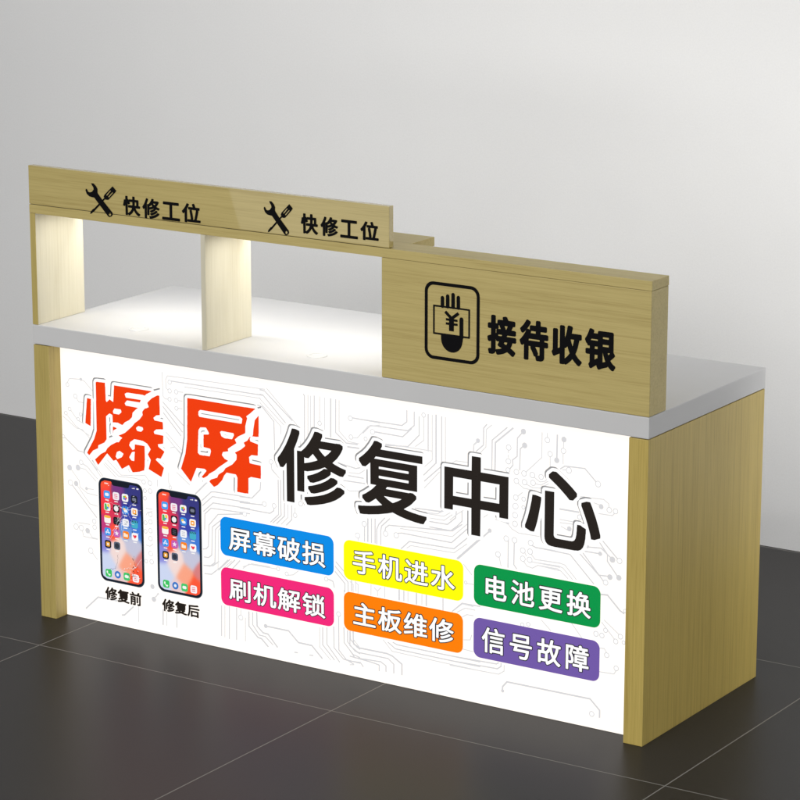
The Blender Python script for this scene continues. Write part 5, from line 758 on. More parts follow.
[2017,2011,20,0],
[3100,467,31,0],
[3486,2021,30,0],
[3635,2021,28,0],
[3183,1841,26,0],
[4038,2110,29,0],
[3953,1948,27,0],
[3687,1210,23,0],
[3818,1167,23,0],
[4415,1200,25,0],
[4886,1837,27,0],
[4599,778,29,0],
[4983,2001,31,0],
[4887,1838,31,0],
[5296,1927,31,0],
[5450,1931,33,0],
[6893,1928,32,0],
[7005,2142,32,0],
[7119,2140,32,0],
[7340,2142,32,0],
[7234,2032,32,0],
[7334,2035,32,0],
[7235,1931,32,0],
[7329,1933,32,0],
[7124,2558,32,0],
[7121,2448,32,0],
[7123,2342,32,0],
[6445,1502,17,0],
[8355,1828,30,0],
[8534,2120,31,0],
[8621,1527,20,0],
[8201,182,29,0],
[8240,1181,29,0],
[8319,1175,28,0],
[8366,1247,25,0],
[8504,1135,28,0],
[8565,1205,28,0],
[8608,1140,19,0],
[8387,945,28,0],
[8517,808,28,0],
[7239,1112,23,0],
[7321,1133,23,0],
],
'dt': [
[596,3244,20,0],
[370,2038,33,0],
[508,2059,33,0],
[6598,3287,21,0],
[6604,3283,26,0],
[7225,3482,34,0],
[7244,3317,34,0],
[7679,3200,33,0],
[7771,3464,33,0],
[8279,2733,30,0],
[7860,2399,30,0],
[369,2032,38,0],
[510,2049,36,0],
[471,1831,34,0],
[643,1789,21,0],
[644,1219,36,0],
[1694,636,32,0],
[1714,467,34,0],
[3486,423,26,0],
[6776,2204,25,0],
[7022,2340,19,0],
[8411,1903,33,0],
[8440,2120,36,0],
[8106,2224,20,0],
[8277,2164,25,0],
[8530,1915,33,0],
[6975,233,20,0],
],
}
BOX = {'ph0': [169.0, 117.3, 314.0, 396.6], 'ph1': [357.3, 120.1, 500.8, 395.4]}


# ------------------------------------------------------------------ measures (metres)
L, D, H, T = 1.8, 0.594, 0.788, 0.051          # counter length, depth, top height, slab thickness
TP, REC = 0.0512, 0.0445                       # side panel thickness, light box recess
ZB, ZL, ZS = 1.0794, 1.1017, 1.2025            # top board underside, top board top, sign top
XS, TS = 1.0979, 0.0194                        # sign board length, thickness
DB, XB = 0.0812, 1.0769                        # cash cabinet depth, left end
XSH, DSH = 1.1065, 0.187                       # deep stretch of the top board
YW = 1.6286                                    # wall

def lin(c):
    c = c / 255.0
    return c / 12.92 if c <= 0.04045 else ((c + 0.055) / 1.055) ** 2.4
def rgb(r, g, b): return (lin(r), lin(g), lin(b), 1.0)

# ------------------------------------------------------------------ materials
def new_mat(name):
    m = bpy.data.materials.new(name); m.use_nodes = True
    return m, m.node_tree, m.node_tree.nodes['Principled BSDF']
def plain(name, col, rough=0.5, spec=0.5, emit=0.0, emit_col=None):
    m, nt, b = new_mat(name)
    b.inputs['Base Color'].default_value = col
    b.inputs['Roughness'].default_value = rough
    b.inputs['Specular IOR Level'].default_value = spec
    if emit:
        b.inputs['Emission Color'].default_value = emit_col or col
        b.inputs['Emission Strength'].default_value = emit
    return m
def ink(name, r, g, b, emit=0.78):
    """print on the back-lit film: mostly light from behind, a little from in front"""
    c = rgb(r, g, b)
    return plain(name, (c[0]*0.35, c[1]*0.35, c[2]*0.35, 1), 0.35, 0.2, emit, c)
def node(nt, t, **kw):
    n = nt.nodes.new(t)
    for k, v in kw.items(): setattr(n, k, v)
    return n
def wood(name, grain, base, seed=0.0, soft=1.0):
    """straight-grained ash veneer; grain = axis the fibres run along"""
    m, nt, b = new_mat(name); lk = nt.links.new
    tc = node(nt, 'ShaderNodeTexCoord')
    def layer(across, along, detail, off):
        mp = node(nt, 'ShaderNodeMapping')
        s = [across]*3; s[grain] = along
        mp.inputs['Scale'].default_value = s
        mp.inputs['Location'].default_value = (off+seed, off*1.7+seed, off*.6-seed)
        n = node(nt, 'ShaderNodeTexNoise'); n.inputs['Scale'].default_value = 1.0
        n.inputs['Detail'].default_value = detail; n.inputs['Roughness'].default_value = 0.6
        lk(tc.outputs['Object'], mp.inputs['Vector']); lk(mp.outputs['Vector'], n.inputs['Vector'])
        return n.outputs['Fac']
    broad, mid, fine = layer(34, 0.8, 4, 1.3), layer(170, 2.6, 4, 4.1), layer(560, 9, 3, 7.7)
    def mix(a, bb, f):
        x = node(nt, 'ShaderNodeMath', operation='MULTIPLY_ADD'); x.inputs[1].default_value = f
        lk(bb, x.inputs[0]); lk(a, x.inputs[2]); return x.outputs[0]
    z = node(nt, 'ShaderNodeMath', operation='MULTIPLY'); z.inputs[1].default_value = 0.24; lk(broad, z.inputs[0])
    f = mix(mix(z.outputs[0], mid, 0.40), fine, 0.42)
    r = node(nt, 'ShaderNodeValToRGB')
    e = r.color_ramp.elements
    e[0].position = 0.38; e[0].color = tuple(base[i]*(1-soft*(0.22, 0.27, 0.36)[i]) for i in range(3)) + (1,)
    e[1].position = 0.66; e[1].color = tuple(min(1, base[i]*(1+soft*(0.12, 0.12, 0.18)[i])) for i in range(3)) + (1,)
    k = e.new(0.52); k.color = tuple(base) + (1,)
    lk(f, r.inputs['Fac']); lk(r.outputs['Color'], b.inputs['Base Color'])
    bp = node(nt, 'ShaderNodeBump'); bp.inputs['Strength'].default_value = 0.05; bp.inputs['Distance'].default_value = 0.001
    lk(f, bp.inputs['Height']); lk(bp.outputs['Normal'], b.inputs['Normal'])
    b.inputs['Roughness'].default_value = 0.42; b.inputs['Specular IOR Level'].default_value = 0.35
    return m
ASH = (0.555, 0.447, 0.166)
W_X = wood('ash_veneer_lengthwise', 0, ASH, 0.0, 0.85)
PALE = (0.70, 0.655, 0.505)  # ash paled in colour for the cream look under the strip light
W_P = wood('strip_lit_veneer', 2, PALE, 21.0, 0.45)
W_S = wood('varnished_ash_veneer', 0, ASH, 5.2, 0.85)
W_S.node_tree.nodes['Principled BSDF'].inputs['Coat Weight'].default_value = 1.0
W_S.node_tree.nodes['Principled BSDF'].inputs['Coat Roughness'].default_value = 0.02
W_XB = wood('ash_veneer_cabinet', 0, ASH, 3.7, 0.85)
ASH_V = (0.51, 0.402, 0.128)
W_Z = wood('ash_veneer_upright', 2, ASH_V, 9.1)
W_Z2 = wood('ash_veneer_side', 2, (0.575, 0.434, 0.116), 14.3)

def solid_white():
    m, nt, b = new_mat('white_laminate'); lk = nt.links.new
    tc = node(nt, 'ShaderNodeTexCoord'); n = node(nt, 'ShaderNodeTexNoise')
    n.inputs['Scale'].default_value = 9; n.inputs['Detail'].default_value = 5
    r = node(nt, 'ShaderNodeValToRGB')
    r.color_ramp.elements[0].color = (0.65, 0.65, 0.655, 1); r.color_ramp.elements[1].color = (0.69, 0.69, 0.695, 1)
    lk(tc.outputs['Object'], n.inputs['Vector']); lk(n.outputs['Fac'], r.inputs['Fac']); lk(r.outputs['Color'], b.inputs['Base Color'])
    b.inputs['Roughness'].default_value = 0.45; b.inputs['Specular IOR Level'].default_value = 0.15
    return m
M_WHITE = solid_white()
M_GROM = plain('white_plastic', (0.72, 0.72, 0.72, 1), 0.35)
M_DARK = plain('dark_gap', (0.02, 0.018, 0.015, 1), 0.8)
M_VINYL = plain('black_vinyl', (0.003, 0.003, 0.004, 1), 0.6, 0.08)
M_FILM = plain('backlit_white_film', (0.42, 0.42, 0.42, 1), 0.35, 0.2, PANEL_E, PANEL_C)
M_LED = plain('led_diffuser', (0.8, 0.8, 0.78, 1), 0.5, 0.3, 3.0, (1.0, 0.96, 0.86, 1))

# ------------------------------------------------------------------ mesh helpers
def link(name, me, mats, parent=None):
    for m in (mats if isinstance(mats, (list, tuple)) else [mats]): me.materials.append(m)
    o = bpy.data.objects.new(name, me); COL.objects.link(o)
    if parent:
        o.parent = parent
        w = parent; off = Vector((0, 0, 0))
        while w: off += w.location; w = w.parent
        me.transform(__import__('mathutils').Matrix.Translation(-off))
    return o
def bm_box(x0, y0, z0, x1, y1, z1, bev=0.0012, bm=None):
    own = bm is None
    b = bmesh.new()
    vs = [b.verts.new((x, y, z)) for x in (x0, x1) for y in (y0, y1) for z in (z0, z1)]
    for f in ((0,1,3,2), (4,6,7,5), (0,4,5,1), (2,3,7,6), (0,2,6,4), (1,5,7,3)): b.faces.new([vs[i] for i in f])
    if bev: bmesh.ops.bevel(b, geom=list(b.edges), offset=bev, segments=2, profile=0.7, affect='EDGES')
    bmesh.ops.recalc_face_normals(b, faces=list(b.faces))
    return b
def to_mesh(name, bm):
    me = bpy.data.meshes.new(name); bm.to_mesh(me); bm.free(); return me
def box(name, x0, y0, z0, x1, y1, z1, mat, parent, bev=0.0018):
    return link(name, to_mesh(name, bm_box(x0, y0, z0, x1, y1, z1, bev)), mat, parent)

def dec(key):
    return [[(v[i] / 5, v[i+1] / 5) for i in range(0, len(v), 2)] for v in ART[key]]
def flat(layers):
    """layers: (closed outlines in mm, y, material slot) -> one mesh of flat filled print, facing -Y"""
    verts, faces, slots = [], [], []
    for polys, y, slot in layers:
        cu = bpy.data.curves.new('outline', 'CURVE'); cu.dimensions = '2D'; cu.fill_mode = 'BOTH'
        for P in polys:
            sp = cu.splines.new('POLY'); sp.points.add(len(P) - 1); sp.use_cyclic_u = True
            for q, (x, z) in zip(sp.points, P): q.co = (x / 1000, z / 1000, 0, 1)
        o = bpy.data.objects.new('outline', cu); COL.objects.link(o)
        bpy.context.view_layer.update()
        me = bpy.data.meshes.new_from_object(o.evaluated_get(bpy.context.evaluated_depsgraph_get()))
        k = len(verts)
        verts += [(v.co.x, y, v.co.y) for v in me.vertices]
        for p in me.polygons:
            vv = [k + i for i in p.vertices]
            a, b, c = (verts[i] for i in vv[:3])
            if (b[0]-a[0])*(c[2]-a[2]) - (b[2]-a[2])*(c[0]-a[0]) < 0: vv.reverse()
            faces.append(vv); slots.append(slot)
        bpy.data.objects.remove(o); bpy.data.curves.remove(cu); bpy.data.meshes.remove(me)
    me = bpy.data.meshes.new('print'); me.from_pydata(verts, [], faces)
    for p, s in zip(me.polygons, slots): p.material_index = s
    return me
def rrect(x0, z0, x1, z1, r, n=7):
    o = []
    for cx, cz, a in ((x1-r, z0+r, -90), (x1-r, z1-r, 0), (x0+r, z1-r, 90), (x0+r, z0+r, 180)):
        for i in range(n + 1):
            t = math.radians(a + 90*i/n); o.append((cx + r*math.cos(t), cz + r*math.sin(t)))
    return o
def circle(cx, cz, r, n=14): return [(cx + r*math.cos(2*math.pi*i/n), cz + r*math.sin(2*math.pi*i/n)) for i in range(n)]

# ------------------------------------------------------------------ the setting
def floor_mat():
    m, nt, b = new_mat('dark_porcelain_tiles'); lk = nt.links.new
    tc = node(nt, 'ShaderNodeTexCoord'); sp = node(nt, 'ShaderNodeSeparateXYZ'); lk(tc.outputs['Object'], sp.inputs[0])
    def math_(op, a, bb=None):
        n = node(nt, 'ShaderNodeMath', operation=op)
        for i, v in enumerate((a, bb)):
            if v is None: continue
            if isinstance(v, (int, float)): n.inputs[i].default_value = v
            else: lk(v, n.inputs[i])
        return n.outputs[0]
    TILE = 0.904
    def axis(sock, off):
        u = math_('DIVIDE', math_('SUBTRACT', sock, off), TILE)
        fr = math_('FRACT', u); d = math_('MINIMUM', fr, math_('SUBTRACT', 1.0, fr))
        return math_('FLOOR', u), math_('MULTIPLY', d, TILE)
    ix, dx = axis(sp.outputs[0], 0.1525); iy, dy = axis(sp.outputs[1], -0.190)
    d = math_('MINIMUM', dx, dy)
    mr = node(nt, 'ShaderNodeMapRange'); mr.inputs['From Min'].default_value = 0.0012; mr.inputs['From Max'].default_value = 0.0021
    mr.inputs['To Min'].default_value = 1; mr.inputs['To Max'].default_value = 0; lk(d, mr.inputs['Value'])
    cb = node(nt, 'ShaderNodeCombineXYZ'); lk(ix, cb.inputs[0]); lk(iy, cb.inputs[1])
    wn = node(nt, 'ShaderNodeTexWhiteNoise'); lk(cb.outputs[0], wn.inputs['Vector'])
    n1 = node(nt, 'ShaderNodeTexNoise'); n1.inputs['Scale'].default_value = 260; n1.inputs['Detail'].default_value = 4; lk(tc.outputs['Object'], n1.inputs['Vector'])
    n2 = node(nt, 'ShaderNodeTexNoise'); n2.inputs['Scale'].default_value = 2.3; n2.inputs['Detail'].default_value = 5; lk(tc.outputs['Object'], n2.inputs['Vector'])
    s = math_('ADD', math_('MULTIPLY', n1.outputs['Fac'], 0.42), math_('ADD', math_('MULTIPLY', n2.outputs['Fac'], 0.34), math_('MULTIPLY', wn.outputs['Value'], 0.16)))
    r = node(nt, 'ShaderNodeValToRGB'); e = r.color_ramp.elements
    e[0].position = 0.2; e[0].color = FLOOR_A; e[1].position = 0.72; e[1].color = FLOOR_B
    lk(s, r.inputs['Fac'])
    mx = node(nt, 'ShaderNodeMix', data_type='RGBA'); lk(mr.outputs[0], mx.inputs['Factor']); lk(r.outputs['Color'], mx.inputs['A'])
    mx.inputs['B'].default_value = (0.25, 0.24, 0.22, 1)
    lk(mx.outputs['Result'], b.inputs['Base Color'])
    rr = math_('ADD', math_('MULTIPLY', mr.outputs[0], 0.4), math_('ADD', FLOOR_R, math_('MULTIPLY', n2.outputs['Fac'], 0.06)))
    lk(rr, b.inputs['Roughness']); b.inputs['Specular IOR Level'].default_value = FLOOR_S
    bp = node(nt, 'ShaderNodeBump'); bp.inputs['Strength'].default_value = 0.25; bp.inputs['Distance'].default_value = 0.0012; bp.invert = True
    lk(mr.outputs[0], bp.inputs['Height']); lk(bp.outputs['Normal'], b.inputs['Normal'])
    return m
def wall_mat():
    m, nt, b = new_mat('pale_grey_paint'); lk = nt.links.new
    tc = node(nt, 'ShaderNodeTexCoord')
    n = node(nt, 'ShaderNodeTexNoise'); n.inputs['Scale'].default_value = 210; n.inputs['Detail'].default_value = 5
    n2 = node(nt, 'ShaderNodeTexNoise'); n2.inputs['Scale'].default_value = 1.6; n2.inputs['Detail'].default_value = 4
    for x in (n, n2): lk(tc.outputs['Object'], x.inputs['Vector'])
    a = node(nt, 'ShaderNodeMath', operation='MULTIPLY_ADD'); a.inputs[1].default_value = 0.6; lk(n.outputs['Fac'], a.inputs[0])
    h = node(nt, 'ShaderNodeMath', operation='MULTIPLY'); h.inputs[1].default_value = 0.4; lk(n2.outputs['Fac'], h.inputs[0]); lk(h.outputs[0], a.inputs[2])
    r = node(nt, 'ShaderNodeValToRGB'); e = r.color_ramp.elements
    e[0].position = 0.3; e[0].color = (WALL_A*0.96, WALL_A*0.96, WALL_A*0.963, 1); e[1].position = 0.7; e[1].color = (WALL_A*1.03, WALL_A*1.03, WALL_A*1.03, 1)
    lk(a.outputs[0], r.inputs['Fac']); lk(r.outputs['Color'], b.inputs['Base Color'])
    b.inputs['Roughness'].default_value = 0.75; b.inputs['Specular IOR Level'].default_value = 0.2
    bp = node(nt, 'ShaderNodeBump'); bp.inputs['Strength'].default_value = 0.12; bp.inputs['Distance'].default_value = 0.0008
    lk(n.outputs['Fac'], bp.inputs['Height']); lk(bp.outputs['Normal'], b.inputs['Normal'])
    return m
def setting(name, verts, mat):
    me = bpy.data.meshes.new(name); me.from_pydata(verts, [], [(0, 1, 2, 3)])
    o = link(name, me, mat); o['kind'] = 'structure'; return o
fl = setting('floor', [(-7, -9, 0), (9, -9, 0), (9, YW, 0), (-7, YW, 0)], floor_mat())
fl['label'] = 'dark grey porcelain tile floor with thin pale joints'; fl['category'] = 'floor'
wl = setting('wall', [(-7, YW, 0), (9, YW, 0), (9, YW, 4.2), (-7, YW, 4.2)], wall_mat())
wl['label'] = 'plain pale grey painted wall behind the counter'; wl['category'] = 'wall'

# ------------------------------------------------------------------ the counter
R0 = bpy.data.objects.new('reception_counter', None); COL.objects.link(R0)
R0.location = (L/2, D/2, 0); R0.empty_display_size = 0.3
R0['label'] = 'ash veneer phone repair reception counter with glowing white front and raised sign boards'
R0['category'] = 'counter'
bpy.context.view_layer.update()

top = box('countertop', 0, 0, H-T, L, D, H, M_WHITE, R0, 0.003)
def grommet(x, y):
    b = bmesh.new(); n = 40
    prof = [(0.0, 0.0012), (0.0185, 0.0012), (0.0195, 0.0028), (0.0235, 0.0028), (0.0255, 0.0016), (0.026, -0.001)]
    rows = [[b.verts.new((x + r*math.cos(2*math.pi*i/n), y + r*math.sin(2*math.pi*i/n), H + z)) for i in range(n)] for r, z in prof[1:]]
    b.faces.new(rows[0])
    for a, c in zip(rows, rows[1:]):
        for i in range(n): b.faces.new((a[i], c[i], c[(i+1) % n], a[(i+1) % n]))
    bmesh.ops.recalc_face_normals(b, faces=list(b.faces))
    return b
for gx in (0.266, 0.820):
    g = link('cable_grommet', to_mesh('cable_grommet', grommet(gx, 0.101)), M_GROM, top)

box('side_panel', 0.0008, 0.0005, 0, TP, D-0.002, H-T-0.0018, W_Z, R0)
box('side_panel', L-TP, 0.0005, 0, L-0.0008, D-0.002, H-T-0.0018, W_Z2, R0)
box('carcass', TP+0.0005, REC+0.02, 0.012, L-TP-0.0005, REC+0.036, H-T-0.0005, M_DARK, R0, 0)
box('inner_shelf', TP+0.0005, REC+0.04, 0.36, L-TP-0.0005, D-0.03, 0.378, W_X, R0)
front = box('light_box', TP+0.0006, REC, 0.0015, L-TP-0.0006, REC+0.018, H-T-0.0006, M_FILM, R0, 0.0006)
front['label'] = 'glowing white light box front printed with repair shop graphics'

# print on the light box
YP = REC
K_TR1, K_TR2, K_TR3 = ink('pale_grey_ink', 225, 225, 227), ink('grey_ink', 216, 216, 219), ink('mid_grey_ink', 180, 180, 182)
K_WHITE, K_GREY, K_BLACK, K_RED = ink('white_ink', 255, 255, 255, 0.82), ink('shadow_grey_ink', 150, 150, 152), ink('black_ink', 34, 28, 24), ink('orange_red_ink', 240, 60, 4)

def circuit():
    verts, faces, slots = [], [], []
    lo, hi, zl, zh = (TP+0.002)*1000, (L-TP-0.002)*1000, 6, (H-T)*1000-4
    def quad(a, b, w, y, s):
        dx, dz = b[0]-a[0], b[1]-a[1]; ll = math.hypot(dx, dz) or 1
        nx, nz = -dz/ll*w/2, dx/ll*w/2; ex, ez = dx/ll*w*.3, dz/ll*w*.3
        k = len(verts)
        for x, z in ((a[0]-ex-nx, a[1]-ez-nz), (b[0]+ex-nx, b[1]+ez-nz), (b[0]+ex+nx, b[1]+ez+nz), (a[0]-ex+nx, a[1]-ez+nz)):
            verts.append((min(max(x, lo), hi)/1000, y, min(max(z, zl), zh)/1000))
        faces.append((k, k+1, k+2, k+3)); slots.append(s)
    i = 0
    wmap = {10: (2.8, 0), 16: (3.4, 1), 26: (4.4, 1)}
    for w in ART['tr']:
        wd, s = wmap[w[0]]; v = [q / 5 for q in w[1:]]
        P = [(v[j], v[j+1]) for j in range(0, len(v), 2)]
        for a, b in zip(P, P[1:]):
            quad(a, b, wd, YP - 0.0003 - (i % 40)*0.000004, s); i += 1
    def disc(c, r0, r1, y, s, n=16):
        k = len(verts)
        for t in range(n):
            a = 2*math.pi*t/n
            for r in (r0, r1): verts.append((min(max(c[0]+r*math.cos(a), lo), hi)/1000, y, (c[1]+r*math.sin(a))/1000))
        for t in range(n):
            u = (t+1) % n
            faces.append((k+2*t, k+2*t+1, k+2*u+1, k+2*u)); slots.append(s)
    for (c, q) in dec('rg'):
        r = max(q[0], 3.2)
        disc(c, 0.01, r-.5, YP-0.00048, 2); disc(c, r-.7, r+1.5, YP-0.00047, 1)
    for (c, q) in dec('dt'): disc(c, 0.01, max(q[0], 4)+.5, YP-0.00047, 1)
    me = bpy.data.meshes.new('circuit_print'); me.from_pydata(verts, [], faces)
    for p, s in zip(me.polygons, slots): p.material_index = s
    return me
def join_print(part, me, mats):
    """the traces are surface pattern: they stay in the light box's own mesh"""
    k = len(part.data.materials)
    for m in mats: part.data.materials.append(m)
    off = Vector((0, 0, 0)); w = part.parent
    while w: off += w.location; w = w.parent
    bm = bmesh.new(); bm.from_mesh(part.data)
    vs = [bm.verts.new(v.co - off) for v in me.vertices]
    for p in me.polygons:
        f = bm.faces.new([vs[i] for i in p.vertices]); f.material_index = p.material_index + k
    bm.to_mesh(part.data); bm.free()
join_print(front, circuit(), [K_TR1, K_TR2, K_WHITE])
hd = link('headline', flat([(dec('head_grey'), YP-0.0008, 0), (dec('head_white'), YP-0.0011, 1), (dec('head_red'), YP-0.0014, 2), (dec('head_black'), YP-0.0014, 3)]),
     [K_GREY, K_WHITE, K_RED, K_BLACK], front)
hd['label'] = 'headline in cracked orange red and black characters'

TAGS = [('blue', (4, 140, 232), 0), ('pink', (243, 40, 122), 1), ('yellow', (255, 255, 0), 2), ('orange', (255, 128, 0), 3), ('green', (0, 150, 72), 4), ('purple', (114, 90, 168), 5)]
K_EDGE = ink('lettering_outline', 44, 44, 48)
for nm, c, i in TAGS:
    cx0 = (560.0, 936.2, 1312.6)[i // 2]; z0, z1 = ((250.6, 352.4), (118.8, 219.2))[i % 2]
    o = link('service_tag', flat([([rrect(cx0, z0, cx0+346.5, z1, 19)], YP-0.0014, 0), (dec('tag%d_o' % i), YP-0.0017, 1), (dec('tag%d' % i), YP-0.0020, 2)]),
             [ink(nm + '_ink', *c), K_EDGE, K_WHITE], front)
    o['label'] = nm + ' rounded tag with white lettering'
for i in (0, 1): link('caption', flat([(dec('cap%d' % i), YP-0.0011, 0)]), [K_BLACK], front)

def wallpaper_mat():
    m, nt, b = new_mat('phone_wallpaper_ink'); lk = nt.links.new
    a = node(nt, 'ShaderNodeVertexColor', layer_name='wallpaper')
    b.inputs['Base Color'].default_value = (0.05, 0.05, 0.05, 1); b.inputs['Roughness'].default_value = 0.35; b.inputs['Specular IOR Level'].default_value = 0.2
    lk(a.outputs['Color'], b.inputs['Emission Color']); b.inputs['Emission Strength'].default_value = 0.95
    return m
M_WALLP = wallpaper_mat()
BLOBS = [(.05, .03, .22, (238, 92, 44)), (.10, .22, .22, (226, 52, 70)), (.32, .30, .17, (205, 44, 92)), (.12, .45, .15, (190, 60, 130)), (.30, .52, .13, (236, 92, 60)), (.45, .10, .16, (120, 48, 130)),
         (.80, .10, .26, (36, 40, 122)), (.72, .30, .2, (44, 66, 160)), (.92, .42, .16, (70, 130, 205)), (.62, .46, .14, (120, 160, 215)), (.10, .62, .16, (150, 150, 215)), (.40, .68, .18, (244, 226, 222)),
         (.75, .62, .16, (206, 206, 222)), (.12, .84, .2, (214, 222, 242)), (.62, .80, .16, (242, 176, 150)), (.85, .92, .18, (240, 96, 52)), (.45, .97, .16, (236, 214, 214)), (.95, .75, .13, (212, 140, 140))]
def wall_col(u, v):
    s = [0, 0, 0]; t = 0
    for bu, bv, r, c in BLOBS:
        w = math.exp(-(((u-bu)**2 + ((v-bv)*1.5)**2) / (r*r)) * 3.2) + 1e-5
        t += w
        for i in range(3): s[i] += w*c[i]
    c = [255*(x/t/255)**1.15 for x in s]; g = sum(c)/3
    return [min(255, max(0, g + (x-g)*1.22)) for x in c]
INKC = {}
def icol(c):
    if c not in INKC: INKC[c] = ink('app_ink', *c)
    return INKC[c]
ICONS = [[((70, 160, 240), 'c', (240, 240, 250)), ((245, 240, 245), 'l', (230, 110, 140)), ((245, 245, 245), 'f', (240, 170, 40)), ((30, 34, 50), 'c', (120, 125, 140))],
         [((240, 242, 240), 'm', (90, 180, 90)), ((20, 20, 26), 'C', (240, 240, 240)), ((60, 140, 225), 'w', (250, 210, 90)), ((250, 246, 240), 'q', (245, 160, 50))],
         [((250, 246, 240), 'n', (250, 190, 70)), ((24, 26, 32), 'l', (80, 84, 96)), ((245, 245, 247), 'l', (190, 195, 205)), ((70, 175, 200), 'p', (40, 60, 70))],
         [((60, 150, 235), 'a', (235, 240, 250)), ((196, 96, 180), 's', (245, 230, 245)), ((248, 134, 32), 'b', (250, 235, 215)), ((250, 248, 248), 'h', (235, 50, 70))],
         [((30, 30, 34), 'q', (240, 170, 70)), ((92, 100, 120), 'C', (50, 54, 66)), None, None]]
DOCK = [((60, 196, 96), 't', (240, 250, 240)), ((60, 120, 200), 'C', (235, 240, 250)), ((66, 200, 110), 'c', (240, 250, 240)), ((248, 244, 246), 'l', (230, 90, 110))]
